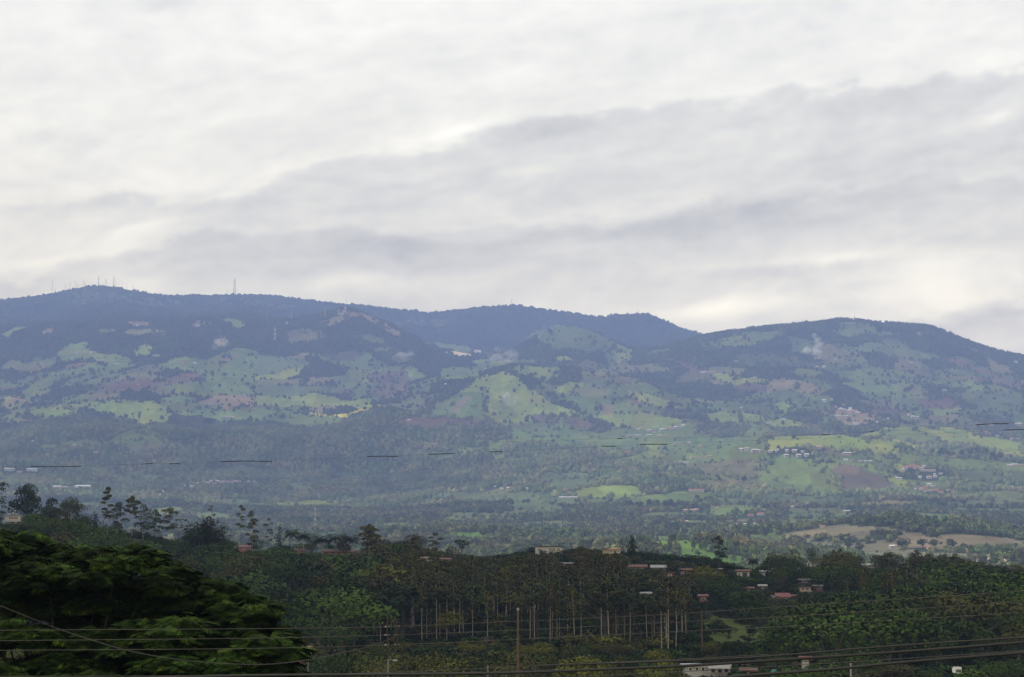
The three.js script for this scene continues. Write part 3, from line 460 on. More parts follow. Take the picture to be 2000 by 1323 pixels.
function copyOf(key, make, label, category, group) {
  if (!protos.has(key)) { const t = make(label); protos.set(key, t); return t; }
  const s = protos.get(key), c = s.clone(); c.name = numbered(s.name.replace(/_\d{3}$/, '')); scene.add(c); c.userData = { label, category, group }; return c;
}
const ORD = ['leftmost', 'second from left', 'third from left', 'fourth from left', 'fifth from left', 'sixth from left', 'seventh from left', 'eighth from left', 'ninth from left', 'tenth from left', 'eleventh from left', 'twelfth from left'];
const SHOW = [];                                      // rectangles that must stay in sight: [x0, x1, top, bottom, D]
const place = (px) => (px < 340 ? 'on the left shoulder' : px < 450 ? 'below the bamboo' : px < 560 ? 'below the pink roof' : px < 650 ? 'below the leftmost palms' : px < 740 ? 'below the orange building' : px < 820 ? 'at the grove\'s left edge' : px < 920 ? 'left in the grove' : px < 1010 ? 'left of the rusty pole' : px < 1080 ? 'right of the rusty pole' : px < 1170 ? 'below the white house' : px < 1260 ? 'below the cypress' : px < 1340 ? 'at the grove\'s right edge' : px < 1420 ? 'left of the clearing' : px < 1500 ? 'by the clearing' : px < 1640 ? 'by the red roofs' : px < 1740 ? 'right of the red roofs' : px < 1840 ? 'in the right thicket' : px < 1920 ? 'far right' : 'at the right edge');
const tier = (row) => (row < 1130 ? 'near the crest' : row < 1180 ? 'upper slope' : row < 1230 ? 'mid slope' : row < 1262 ? 'lower slope' : 'hill foot');
/* houses first, so that trees leave them in sight */
const wallM = { hide: 0.55, white: mat([0.36, 0.35, 0.335]), cream: mat([0.36, 0.3, 0.21]), grey: mat([0.2, 0.19, 0.18]), brick: mat([0.13, 0.05, 0.036]), pink: mat([0.26, 0.12, 0.11]), orange: mat([0.17, 0.07, 0.04]), blue: mat([0.15, 0.24, 0.33]), dark: mat([0.05, 0.045, 0.04]) };
const roofM = { red: mat([0.15, 0.04, 0.036], { roughness: 0.8 }), rust: mat([0.1, 0.05, 0.036], { roughness: 0.9 }), tan: mat([0.27, 0.18, 0.11]), grey: mat([0.2, 0.2, 0.205], { roughness: 0.6 }), white: mat([0.33, 0.33, 0.33], { roughness: 0.6 }), dark: mat([0.05, 0.045, 0.045]), pink: mat([0.16, 0.075, 0.07]) };
const glassM = new THREE.MeshStandardMaterial({ color: rgb(0.03, 0.035, 0.04), roughness: 0.15, metalness: 0 }), frameM = mat([0.6, 0.58, 0.55]);
const box = (w, h, d, x, y, z) => { const g = new THREE.BoxGeometry(w, h, d); g.translate(x, y, z); return g; };
function roofShape(w, d, h, kind, eave) {
  const W = w / 2 + eave, E = d / 2 + eave, t = 0.18, r = kind === 'hip' ? Math.max(0.1, W - E) : W, pts = [[-W, 0, E], [W, 0, E], [W, 0, -E], [-W, 0, -E], [-r, h, 0], [r, h, 0], [-W, -t, E], [W, -t, E], [W, -t, -E], [-W, -t, -E]];
  const f = [[0, 1, 5], [0, 5, 4], [2, 3, 4], [2, 4, 5], [1, 2, 5], [3, 0, 4], [6, 7, 1], [6, 1, 0], [7, 8, 2], [7, 2, 1], [8, 9, 3], [8, 3, 2], [9, 6, 0], [9, 0, 3], [9, 8, 7], [9, 7, 6]];
  const g = new THREE.BufferGeometry(); g.setAttribute('position', new THREE.Float32BufferAttribute(f.flat().flatMap((k) => pts[k]), 3)); g.computeVertexNormals(); return g;
}
// px, base row, width and wall height in pixels, depth in metres (null: where that pixel meets the land)
function house(name, label, px, row, wpx, hpx, o = {}) {
  const [u, Dm] = meet(px, row, ...(o.range ?? HILL)), D = o.D ?? Dm, k = D / FL, w = wpx * k, h = hpx * k, d = o.deep ?? Math.min(w * 0.7, 9), t = thing(name, label, o.category ?? 'house', o.group);
  const P = at(px, row, D); t.position.set(P.x, P.y, P.z - d / 2); t.rotation.y = o.turn ?? 0;
  const wm = wallM[o.wall ?? 'white']; part('wall', box(w, h + 3, d, 0, h / 2 - 1.5, 0), wm, t);
  const rh = (o.rise ?? hpx * 0.5) * k;
  if (o.roof !== 'flat') { const g = roofShape(w, d, rh, o.roof ?? 'gable', o.eave ?? 0.5); g.translate(0, h + 0.18, 0); part('roof', g, roofM[o.roofColor ?? 'red'], t); } else part('roof', box(w + 0.7, 0.28, d + 0.7, 0, h + 0.14, 0), roofM[o.roofColor ?? 'white'], t);
  for (const [x, y, ww, hh] of o.windows ?? []) { const f = part('window', box(ww * w + 0.16, hh * h + 0.16, 0.1, (x - 0.5) * w, y * h, d / 2 + 0.03), frameM, t); part('pane', box(ww * w, hh * h, 0.06, (x - 0.5) * w, y * h, d / 2 + 0.09), glassM, f); }
  for (const [x, y, ww, hh] of o.doors ?? []) part('door', box(ww * w, hh * h, 0.1, (x - 0.5) * w, y * h, d / 2 + 0.04), mat([0.06, 0.045, 0.035]), t);
  for (const x of o.columns ?? []) part('column', box(0.3, h - 0.05, 0.3, (x - 0.5) * w, h / 2 - 0.02, d / 2 + 1.3), wm, t);
  if (o.porch) part('porch_roof', box(w * o.porch[1], 0.2, 1.9, (o.porch[0] - 0.5) * w, h - 0.12, d / 2 + 0.97), roofM[o.roofColor ?? 'white'], t);
  if (o.balcony) part('balcony', box(w + 0.4, h * 0.24, 0.9, 0, h * o.balcony, d / 2 + 0.48), wm, t);
  SHOW.push([px - wpx * 0.55, px + wpx * 0.55, row - hpx - (o.roof === 'flat' ? 2 : rh / k), row, D, o.hide ?? 0.3]);
  return t;
}
house('house', 'white two storey house with balcony at the far left of the hill', 24, 1026, 30, 18, { roof: 'flat', roofColor: 'grey', windows: [[0.55, 0.75, 0.6, 0.22], [0.5, 0.25, 0.2, 0.25]], balcony: 0.45 });
house('house', 'modern white house with roof terrace and dark openings on the bare crest', 1072, 1080, 52, 11, { roof: 'flat', roofColor: 'dark', windows: [[0.16, 0.55, 0.14, 0.4], [0.62, 0.5, 0.26, 0.62], [0.86, 0.5, 0.15, 0.5]] });
house('house', 'small cream house with tan hipped roof on the crest left of the cypress', 1201, 1081.5, 22, 7, { roof: 'hip', roofColor: 'tan', rise: 4, wall: 'cream', windows: [[0.2, 0.5, 0.14, 0.5], [0.8, 0.5, 0.14, 0.5]], doors: [[0.5, 0.42, 0.12, 0.8]] });
house('shed', 'low cream shed leaning against the left of the tan roofed house', 1184, 1081, 13, 4.5, { roof: 'flat', roofColor: 'tan', wall: 'cream', category: 'shed' });
house('house', 'white house with red roof and open carport right of the tall spindly tree', 1453, 1128, 25, 11, { roof: 'gable', roofColor: 'rust', rise: 3, windows: [[0.2, 0.5, 0.2, 0.5]], doors: [[0.62, 0.42, 0.34, 0.8]], turn: -0.12 });
house('house', 'long orange building with tiled roof standing behind the royal palms', 662, 1088, 62, 9, { hide: 0.55, roof: 'gable', roofColor: 'rust', rise: 5, wall: 'orange', windows: [[0.2, 0.5, 0.08, 0.4], [0.4, 0.5, 0.08, 0.4], [0.6, 0.5, 0.08, 0.4], [0.8, 0.5, 0.08, 0.4]] });
house('house', 'small red roofed house left of the palms, half hidden by bushes', 584, 1082, 20, 5, { hide: 0.55, roof: 'gable', roofColor: 'rust', rise: 4, wall: 'orange', windows: [[0.5, 0.5, 0.2, 0.5]] });
house('house', 'house with pink roof right beside the big bamboo clump', 476, 1074, 22, 4, { hide: 0.55, roof: 'gable', roofColor: 'pink', rise: 4, wall: 'pink', windows: [[0.5, 0.5, 0.2, 0.4]] });
house('house', 'low house with pale roof among trees right of the palms', 830, 1096, 16, 4, { hide: 0.55, roof: 'gable', roofColor: 'tan', rise: 3, wall: 'cream', windows: [[0.5, 0.5, 0.2, 0.5]] });
house('house', 'low house with pinkish roof left of the white crest house', 870, 1099, 18, 5, { hide: 0.55, roof: 'gable', roofColor: 'pink', rise: 3, wall: 'cream', windows: [[0.4, 0.5, 0.2, 0.5]] });
house('house', 'long flat white roofed house below the white crest house', 1110, 1106, 26, 5, { roof: 'flat', roofColor: 'white', wall: 'dark', windows: [[0.3, 0.5, 0.2, 0.6], [0.7, 0.5, 0.2, 0.6]] });
house('house', 'house with rusty red roof below the cypress', 1246, 1113, 32, 4, { roof: 'gable', roofColor: 'rust', rise: 5, wall: 'brick', windows: [[0.3, 0.5, 0.12, 0.5], [0.7, 0.5, 0.12, 0.5]] });
house('house', 'house with pale grey sheet roof right of the rusty red one', 1287, 1114, 26, 4, { roof: 'gable', roofColor: 'grey', rise: 5, wall: 'grey', windows: [[0.4, 0.5, 0.2, 0.5]] });
house('house', 'narrow brick red house on the slope under the grey sheet roof', 1309, 1131, 16, 11, { roof: 'flat', roofColor: 'rust', wall: 'brick', windows: [[0.5, 0.65, 0.3, 0.25]] });
house('house', 'small brick house with white window frames right of the narrow brick red one', 1339, 1124, 22, 9, { hide: 0.55, roof: 'gable', roofColor: 'rust', rise: 3, wall: 'brick', windows: [[0.25, 0.5, 0.2, 0.4], [0.7, 0.5, 0.2, 0.4]] });
house('house', 'small pinkish house with blue base deep among the trees', 1374, 1178, 14, 12, { hide: 0.55, roof: 'gable', roofColor: 'pink', rise: 3, wall: 'pink', windows: [[0.5, 0.6, 0.3, 0.25]] });
house('house', 'tiny white roofed hut among the trees right of the gum grove', 1262, 1164, 16, 3, { roof: 'gable', roofColor: 'grey', rise: 3, wall: 'grey', windows: [[0.5, 0.5, 0.2, 0.5]] });
house('house', 'bright red roofed house lowest of the hillside houses', 1531, 1172, 22, 4, { roof: 'gable', roofColor: 'red', rise: 8, wall: 'white', windows: [[0.5, 0.5, 0.2, 0.5]], deep: 5 });
house('house', 'low white annex left against the bright red roofed house', 1514, 1172, 11, 7, { roof: 'flat', roofColor: 'grey', wall: 'white', windows: [[0.5, 0.5, 0.4, 0.4]] });
house('house', 'long low house with rust roof right of the bright red roof', 1550, 1171, 16, 5, { roof: 'gable', roofColor: 'rust', rise: 3, wall: 'brick', windows: [[0.5, 0.5, 0.2, 0.5]] });
house('house', 'two storey pale house with balcony above the bright red roof', 1573, 1160, 22, 12, { roof: 'flat', roofColor: 'rust', wall: 'cream', windows: [[0.3, 0.75, 0.25, 0.25], [0.7, 0.75, 0.25, 0.25], [0.5, 0.22, 0.3, 0.25]], balcony: 0.42 });
house('house', 'house with white flat roof highest right of the hillside houses', 1600, 1158, 17, 13, { roof: 'flat', roofColor: 'white', wall: 'brick', windows: [[0.5, 0.7, 0.4, 0.25]] });
house('house', 'dark timber house with pale flat roof above the balcony house', 1572, 1142, 22, 9, { roof: 'flat', roofColor: 'white', wall: 'dark', windows: [[0.5, 0.6, 0.4, 0.3]] });
house('house', 'dark red roofed cabin left above the hillside houses', 1463, 1158, 16, 7, { hide: 0.55, roof: 'gable', roofColor: 'rust', rise: 3, wall: 'dark', windows: [[0.5, 0.5, 0.3, 0.4]] });
house('house', 'dark cabin with pale gable halfway between the cabins', 1490, 1152, 12, 6, { hide: 0.55, roof: 'gable', roofColor: 'grey', rise: 3, wall: 'brick', windows: [[0.5, 0.5, 0.3, 0.4]] });
house('house', 'long white house with dark windows and columned porch at the foot of the hill', 1381, 1313, 84, 10, { roof: 'flat', roofColor: 'white', D: 272, windows: [[0.12, 0.5, 0.06, 0.5], [0.27, 0.55, 0.06, 0.5], [0.41, 0.55, 0.06, 0.5]], doors: [[0.62, 0.42, 0.1, 0.8], [0.78, 0.42, 0.1, 0.8], [0.92, 0.42, 0.1, 0.8]], columns: [0.55, 0.7, 0.85, 0.99], porch: [0.76, 0.5] });
house('shed', 'small white shed with red roof at the hill foot right of the long white house', 1574, 1296, 13, 7, { roof: 'gable', roofColor: 'red', rise: 4, D: 285, category: 'shed', windows: [[0.5, 0.5, 0.3, 0.4]] });
house('house', 'low rust roofed house just right of the long white house', 1462, 1316, 22, 4, { roof: 'gable', roofColor: 'rust', rise: 5, wall: 'brick', D: 276, windows: [[0.4, 0.5, 0.2, 0.5]] });
house('house', 'pale roof showing behind the right edge of the big dark near tree', 590, 1272, 24, 4, { hide: 0.55, roof: 'gable', roofColor: 'tan', rise: 3, wall: 'pink', D: 290, windows: [[0.5, 0.5, 0.2, 0.5]] });
house('house', 'white walled house behind the tree belt right on the crest', 1767, 1104, 18, 5, { roof: 'flat', roofColor: 'white', D: 800, range: [700, 900] });
house('house', 'pale house low behind the left end of the tree belt', 1590, 1107, 16, 5, { roof: 'flat', roofColor: 'white', D: 800, range: [700, 900] });
house('house', 'white roofed house behind the middle of the tree belt', 1698, 1110, 22, 5, { roof: 'gable', roofColor: 'white', rise: 3, D: 800, range: [700, 900] });
house('hut', 'tiny white hut on the bare crest below the tall spindly tree', 1407, 1115, 6, 3, { roof: 'flat', roofColor: 'white', category: 'hut' });
house('hut', 'tiny white hut right of the carport house', 1491, 1121, 8, 4, { roof: 'gable', roofColor: 'white', rise: 1.5, category: 'hut' });

/* trees one can point to: name, label, px, top row, base row, width in px, shape, leaf, bark */
function landmark(name, label, px, top, base, wide, shape, leaf, bark = BARK.grey, category = 'tree', D0 = null) {
  const D = D0 ?? meet(px, base, ...HILL)[1], P = at(px, base, D), h = (base - top) / FL * D, t = plant(name, shape, leaf, bark, label, category);
  const gb = shape.crown; gb.computeBoundingBox(); const gw = Math.max(gb.boundingBox.max.x - gb.boundingBox.min.x, 0.05), w = 1.15 * wide / FL * D / gw;
  const gy = heightUD(P.x / D, D); P.y = Math.min(P.y, gy + h * 0.03); setAt(t, P, at(px, top, D).y - P.y, w, px); return t;
}
const G = GREEN, B = BARK;
landmark('broadleaf_tree', 'big dark tree with domed crown rising behind the white house far left', 48, 938, 1030, 62, broadleaf(101, { width: 0.42, low: 0.12, lobes: 18, leaves: 2550, size: 0.03 }), G.deep, B.grey);
landmark('eucalyptus_tree', 'thin tree cut by the left edge of the picture', 0, 944, 1030, 30, gum(102, { low: 0.3, width: 0.16, lobes: 9 }), G.deep, B.grey);
landmark('broadleaf_tree', 'dark narrow tree between the big domed tree and the hazy gum', 95, 968, 1045, 44, broadleaf(103, { width: 0.36, low: 0.15, leaves: 2040 }), G.deep, B.grey);
landmark('eucalyptus_tree', 'wide gum tree with many pale stems and brownish crown on the left crest', 138, 970, 1060, 62, broadleaf(104, { width: 0.44, low: 0.2, lobes: 18, leaves: 2720, size: 0.026, thin: 0.4 }), G.grey, B.pale);
landmark('eucalyptus_tree', 'slim gum tree close behind the left of the wide gum', 118, 985, 1060, 34, gum(105, { low: 0.35, width: 0.2, leaves: 1904 }), G.olive, B.pale);
landmark('conifer', 'dark columnar tree right of the wide gum tree', 184, 998, 1052, 26, conifer(106, { width: 0.26 }), G.deep, B.dark);
landmark('bare_tree', 'bare thin trunk right of the dark columnar tree', 196, 992, 1080, 12, gum(107, { low: 0.75, lobes: 3, leaves: 108, width: 0.06, stem: 0.012 }), G.brown, B.grey);
landmark('eucalyptus_tree', 'tall tree with stacked tufts, tallest of the sparse row', 209, 954, 1052, 28, gum(108, { low: 0.4, width: 0.15, lobes: 8, flat: 0.4, leaves: 1686, size: 0.02 }), G.olive, B.pale);
landmark('eucalyptus_tree', 'short full tree right under the tall tufted one', 228, 984, 1054, 30, gum(109, { low: 0.3, width: 0.24, lobes: 10, leaves: 2176 }), G.grey, B.pale);
landmark('eucalyptus_tree', 'tall tree with one round tuft above a long bare stem', 257, 972, 1056, 28, gum(110, { low: 0.62, width: 0.17, lobes: 7, leaves: 1632, size: 0.022 }), G.olive, B.pale);
landmark('eucalyptus_tree', 'broad open tree with several forked stems in the sparse row', 279, 988, 1058, 34, gum(111, { low: 0.3, width: 0.26, lobes: 10, leaves: 1686 }), G.grey, B.pale);
landmark('eucalyptus_tree', 'leaning dark tree at the right end of the forked ones', 301, 998, 1062, 28, gum(112, { low: 0.35, width: 0.24, lobes: 9, leaves: 1958 }), G.mid, B.grey);
landmark('bush', 'round dark bush under the sparse row of tall trees', 281, 1031, 1058, 32, bush(113), G.deep, B.dark, 'bush');
landmark('eucalyptus_tree', 'umbrella topped tree on two thin stems left of the bamboo clump', 331, 994, 1070, 36, gum(114, { low: 0.45, width: 0.2, lobes: 9, flat: 0.45, leaves: 1523 }), G.olive, B.pale);
landmark('bamboo', 'big dark bamboo clump with plumes on the crest', 398, 1004, 1098, 100, bamboo(115, { canes: 90, spread: 0.42 }), G.deep, B.dark, 'bamboo');
landmark('broadleaf_tree', 'dark dense tree filling the foot of the bamboo clump', 385, 1030, 1100, 74, broadleaf(116, { width: 0.5, low: 0.08, leaves: 2550 }), G.deep, B.dark);
landmark('broadleaf_tree', 'dark spreading tree right of the bamboo clump', 440, 1048, 1105, 52, broadleaf(117, { width: 0.5, low: 0.12, leaves: 2210 }), G.mid, B.dark);
landmark('bare_tree', 'wispy nearly bare stem behind the bamboo plumes', 416, 988, 1060, 14, gum(118, { low: 0.5, lobes: 5, leaves: 190, width: 0.09, stem: 0.007 }), G.brown, B.grey);
landmark('eucalyptus_tree', 'lone thin tree with small top left of the pink roof', 465, 988, 1076, 18, gum(119, { low: 0.5, width: 0.1, lobes: 6, leaves: 462 }), G.olive, B.pale);
landmark('eucalyptus_tree', 'tall ragged olive tree right of the pink roof', 493, 1000, 1092, 28, gum(120, { low: 0.1, width: 0.15, lobes: 11, leaves: 1523 }), G.olive, B.pale);
landmark('eucalyptus_tree', 'thin sparse tree left of the first palm, wispy top', 528, 1014, 1084, 20, gum(121, { low: 0.4, width: 0.13, lobes: 6, leaves: 408 }), G.brown, B.pale);
landmark('conifer', 'dark ragged spire just left of the first palm', 545, 1022, 1082, 24, conifer(122, { width: 0.2, leaves: 380 }), G.brown, B.dark);
landmark('palm_tree', 'royal palm on a tall pale stem, leftmost of the palm row', 569, 1034, 1092, 34, palm(123), G.mid, B.palm, 'palm tree');
landmark('palm_tree', 'short palm half merged in bushes, second of the palm row', 592, 1040, 1088, 34, palm(124), G.mid, B.palm, 'palm tree');
landmark('palm_tree', 'full palm at the left corner of the long orange building', 630, 1048, 1096, 34, palm(125), G.deep, B.palm, 'palm tree');
landmark('palm_tree', 'full dark palm before the middle of the long orange building', 656, 1044, 1094, 36, palm(126), G.deep, B.palm, 'palm tree');
landmark('palm_tree', 'full palm at the right end of the long orange building', 686, 1046, 1094, 36, palm(127), G.deep, B.palm, 'palm tree');
landmark('broadleaf_tree', 'brownish tree with thin round top among the palms', 610, 1040, 1088, 30, FORMS.ragged, G.brown, B.grey);
landmark('broadleaf_tree', 'dark upright tree between the two right hand palms', 671, 1036, 1090, 26, FORMS.tall, G.brown, B.grey);
landmark('eucalyptus_tree', 'tall umbrella topped tree right of the palm row on a long pale trunk', 720, 1028, 1122, 42, gum(128, { low: 0.62, width: 0.2, lobes: 9, flat: 0.5, leaves: 2067, stem: 0.012 }), G.olive, B.pale);
landmark('broadleaf_tree', 'wide brownish round tree between the palms and the clearing', 811, 1039, 1098, 50, FORMS.rounded, G.brown, B.grey);
landmark('eucalyptus_tree', 'flat topped tree beside the brownish round tree', 846, 1042, 1102, 26, gum(129, { low: 0.6, width: 0.16, lobes: 7 }), G.olive, B.pale);
landmark('eucalyptus_tree', 'thin tree with long white trunk below the flat topped tree', 850, 1070, 1130, 26, GUMS[3], G.olive, B.pale);
landmark('broadleaf_tree', 'flat parasol tree alone at the dip of the crest', 901, 1050, 1104, 28, broadleaf(130, { width: 0.4, low: 0.5, flat: 0.35, lobes: 8, leaves: 646 }), G.deep, B.grey);
landmark('broadleaf_tree', 'ragged dark tree left of the dip of the crest', 882, 1062, 1112, 40, FORMS.ragged, G.brown, B.grey);
landmark('bush', 'round dark bush at the left end of the white crest house', 1036, 1065, 1084, 20, bush(131), G.deep, B.dark, 'bush');
landmark('bush', 'low dark bush left of the round one by the white crest house', 1012, 1074, 1088, 26, bush(132), G.deep, B.dark, 'bush');
landmark('bush', 'small bush before the white crest house', 1060, 1071, 1083, 14, bush(133), G.mid, B.dark, 'bush');
landmark('eucalyptus_tree', 'thin small tree between the tan roofed house and the cypress', 1215, 1056, 1086, 10, gum(134, { low: 0.4, width: 0.15, lobes: 6, leaves: 489 }), G.olive, B.grey);
landmark('cypress_tree', 'dense dark cypress standing on the crest, tallest there', 1235, 1042, 1088, 24, conifer(135, { width: 0.27, leaves: 1100 }), G.deep, B.dark);
landmark('broadleaf_tree', 'dense dark tree right of the cypress on the crest', 1276, 1072, 1106, 38, FORMS.dense, G.deep, B.dark);
landmark('broadleaf_tree', 'small dark flat tree at the bare earth on the crest', 1366, 1090, 1108, 22, FORMS.spreading, G.deep, B.dark);
landmark('broadleaf_tree', 'tall spindly tree with stacked tufts standing alone against the green fields', 1405, 1050, 1114, 34, gum(136, { low: 0.28, width: 0.24, lobes: 9, flat: 0.6, leaves: 2023, stem: 0.018 }), G.deep, B.grey);
landmark('palm_tree', 'dark palm like tree right behind the carport house', 1471, 1090, 1126, 24, palm(137, { frond: 0.42 }), G.deep, B.grey, 'palm tree');
const belt = [[1512, 1075, 1122, 34, 'ragged', 'mid'], [1530, 1090, 1126, 30, 'dense', 'deep'], [1546, 1071, 1124, 36, 'airy', 'grey'], [1566, 1086, 1128, 34, 'dense', 'deep'], [1588, 1066, 1124, 32, 'ragged', 'mid'], [1612, 1080, 1128, 36, 'dense', 'deep'], [1630, 1074, 1126, 30, 'airy', 'olive'], [1652, 1075, 1126, 38, 'ragged', 'grey'], [1676, 1082, 1128, 28, 'tall', 'mid'], [1690, 1096, 1130, 34, 'dense', 'brown'], [1716, 1080, 1128, 38, 'rounded', 'grey'], [1737, 1071, 1128, 48, 'tall', 'mid'], [1754, 1080, 1128, 30, 'ragged', 'grey'], [1778, 1084, 1128, 30, 'airy', 'mid'], [1800, 1082, 1128, 26, 'rounded', 'deep'], [1813, 1081, 1128, 18, 'tall', 'deep'], [1840, 1096, 1128, 30, 'ragged', 'mid'], [1864, 1096, 1130, 34, 'dense', 'mid'], [1900, 1093, 1134, 62, 'dense', 'brown'], [1930, 1100, 1136, 38, 'dense', 'brown'], [1995, 1108, 1136, 26, 'dense', 'deep'], [1975, 1122, 1142, 30, 'rounded', 'mid']];
belt.forEach(([px, top, base, w, f, g], i) => landmark('broadleaf_tree', i < 12 ? `${ORD[i]} of the tree belt on the right crest, ${f} crown` : `${f} tree in the right half of the crest belt, number ${['one', 'two', 'three', 'four', 'five', 'six', 'seven', 'eight', 'nine', 'ten'][i - 12]} after the tallest`, px, top, base, w, FORMS[f], G[g], B.grey));
landmark('palm_tree', 'dark palm with drooping crown near the right edge of the crest', 1957, 1104, 1140, 30, palm(138, { frond: 0.4 }), G.deep, B.grey, 'palm tree');
landmark('broadleaf_tree', 'round dark tree on a thick trunk at the hill foot, right of centre', 1670, 1248, 1318, 76, FORMS.dense, G.deep, B.grey, 'tree', 262);
landmark('broadleaf_tree', 'dark wide tree at the bottom left of the truck', 1745, 1292, 1345, 90, FORMS.rounded, G.brown, B.grey, 'tree', 255);
landmark('broadleaf_tree', 'very dark rounded tree below the front of the gum grove', 836, 1256, 1335, 90, FORMS.dense, G.deep, B.dark, 'tree', 262);
landmark('bamboo', 'yellowish bamboo thicket at the hill foot left of centre', 694, 1264, 1318, 92, bamboo(139, { canes: 60, spread: 0.5 }), G.yellow, B.dark, 'bamboo', 268);
landmark('broadleaf_tree', 'dark tree right of the tall rusty pole', 1092, 1268, 1330, 76, FORMS.dense, G.deep, B.dark, 'tree', 258);
landmark('broadleaf_tree', 'yellow green tree at the hill foot below the right part of the grove', 1285, 1262, 1322, 54, FORMS.rounded, G.yellow, B.grey, 'tree', 272);
landmark('broadleaf_tree', 'dark brown bare looking tree beside the pale pole left of centre', 625, 1252, 1340, 80, FORMS.ragged, G.brown, B.grey, 'tree', 258);
landmark('broadleaf_tree', 'dark spreading tree in the bottom right corner', 1965, 1282, 1345, 110, FORMS.spreading, G.mid, B.grey, 'tree', 255);
landmark('banana_plant', 'yellowish banana clump left of the round dark foot tree', 1510, 1240, 1268, 34, banana(140), G.yellow, B.grey, 'banana plant');
/* the rest of the hill's trees */
{
  const r = rngOf(909), trees = [], grove = [
    pairs('722,1266 728,1200 800,1150 880,1126 960,1114 1060,1122 1160,1130 1260,1140 1345,1186 1352,1266 1100,1268 900,1268').map(([x, y]) => meet(x, y, ...HILL))];
  const crest = line('-200,1000 0,1004 30,1016 60,1000 100,1012 160,1014 200,1030 300,1060 350,1060 400,1050 470,1082 540,1068 600,1064 700,1060 790,1062 850,1072 920,1086 980,1092 1030,1084 1060,1086 1100,1084 1130,1068 1180,1082 1230,1084 1260,1086 1300,1094 1400,1104 1470,1118 1500,1090 1600,1084 1700,1086 1830,1090 1900,1102 2000,1114 2200,1114');
  const foot = line('-200,1250 560,1272 640,1268 720,1280 800,1270 880,1272 960,1268 1060,1278 1200,1272 1300,1290 1335,1316 1430,1316 1480,1306 1600,1294 1640,1262 1700,1262 1740,1296 1770,1308 1820,1308 1860,1318 1900,1302 1950,1288 2200,1276');
  for (const STEP of [8.4, 4.7]) for (let D = 218; D < 668; D += STEP) for (let X = -0.31 * D; X < 0.31 * D; X += STEP) {
    const x = X + (r() - 0.5) * STEP * 1.2, d = D + (r() - 0.5) * STEP * 1.2, u = x / d, a = r(), b = r(), c = r(), e = r(), y = heightUD(u, d), k = treesAt(u, d);
    const P = new THREE.Vector3(x, y, -d), [px, row] = pixelOf(P), t = kindAt(u, d);
    let gumHere = d > 270 && grove.some((g) => inside(g, u, d)); if (!gumHere && d > 330 && noise(x / 34 + 70, d / 40) > 0.42 && px > 880) gumHere = true;
    if ((STEP < 6) !== gumHere) continue;
    if (k < 0.5 && a > 0.05) continue;
    if (!gumHere && d < 300 && a > 0.7) continue;
    let kind = gumHere ? (b < 0.62 ? 'gum' : b < 0.9 ? 'bush' : 'broad') : b < 0.16 && d > 300 ? 'bush' : 'broad';
    if (!gumHere && px > 1495 && px < 1610 && row > 1168 && row < 1238) kind = b < 0.75 ? 'banana' : 'bush';
    if (!gumHere && k < 0.5) kind = 'bush';
    let h = kind === 'gum' ? 9.6 + c * 3.6 : kind === 'bush' ? (gumHere ? 2.2 + c * 2.6 : 2 + c * 2.2) : kind === 'banana' ? 2.4 + c * 1.2 : 6 + 7.5 * c * c + 3 * Math.max(0, noise(x / 40, d / 40));
    const maxTop = px > 1345 && px < 1515 && row > 1236 ? 1250 + (px > 1440 ? 14 : 0) : d < 300 ? Math.max(foot(px), crest(px)) : !gumHere && px > 715 && px < 1350 && row > 1235 ? 1252 : crest(px) - (px < 830 || px > 1495 ? 26 * Math.max(0, noise(x / 9, d / 40)) * (px < 200 ? 0.5 : 1) : 0), top = () => pixelOf(new THREE.Vector3(x, y + h, -d))[1];
    if (top() < maxTop) { const q = (row - maxTop) / (row - top()); if (q < (kind === 'gum' ? 0.55 : 0.3)) { if (kind === 'gum' || row - maxTop < 4) continue; kind = 'bush'; h = Math.max(1.2, h * q); } else h *= q; }
    const half = (kind === 'gum' ? 0.12 : 0.42) * h / d * FL; let cap = 0;
    for (const q of SHOW) if (d < q[4] + 5 && px + half > q[0] && px - half < q[1] && row > q[2]) cap = Math.max(cap, q[3] - q[5] * (q[3] - q[2]));
    if (cap && top() < cap) { const q = (row - cap) / (row - top()); if (q * h < 0.7) { if (row < cap + 2) continue; } h *= Math.max(0.05, q); if (h < 3.4) kind = h < 0.5 ? 'none' : 'bush'; if (kind === 'none') continue; }
    const tone = 0.8 * noise(x / 55 + 11, d / 60 - 4) + (((e * 7919) % 1) - 0.5) * 1.5, warm = px > 720 && px < 1400;
    const leaf = kind === 'gum' ? (tone > 0.25 ? 'olive' : tone > -0.4 ? 'grey' : 'brown') : kind === 'banana' ? 'fresh' : warm ? (tone > 0.55 ? 'yellow' : tone > 0.1 ? 'olive' : tone > -0.25 ? 'mid' : tone > -0.5 ? 'brown' : 'deep') : tone > 0.6 ? 'olive' : tone > 0.15 ? 'fresh' : tone > -0.35 ? 'mid' : 'deep';
    trees.push({ P, px, row, top: top(), half, h, kind, leaf, turn: e * 6.28, d, form: Object.keys(FORMS)[Math.floor(e * 6)], wide: 0.8 + c * 0.5, v: Math.floor(e * 977) });
  }
  // how much of each shows: from the front to the back, what lies above the skyline so far
  trees.sort((p, q) => p.d - q.d); const sky = new Float32Array(600).fill(1323);
  for (const t of trees) { let s = 0; const a = Math.max(0, Math.floor((t.px - t.half) / 4)), b = Math.min(499, Math.ceil((t.px + t.half) / 4)); for (let i = a; i <= b; i++) { s += Math.max(0, sky[i] - t.top); sky[i] = Math.min(sky[i], t.top + (t.kind === 'gum' ? (t.row - t.top) * 0.5 : 2)); } t.shows = s * (t.px < 540 && t.row > 1150 ? 0.2 : 1); }
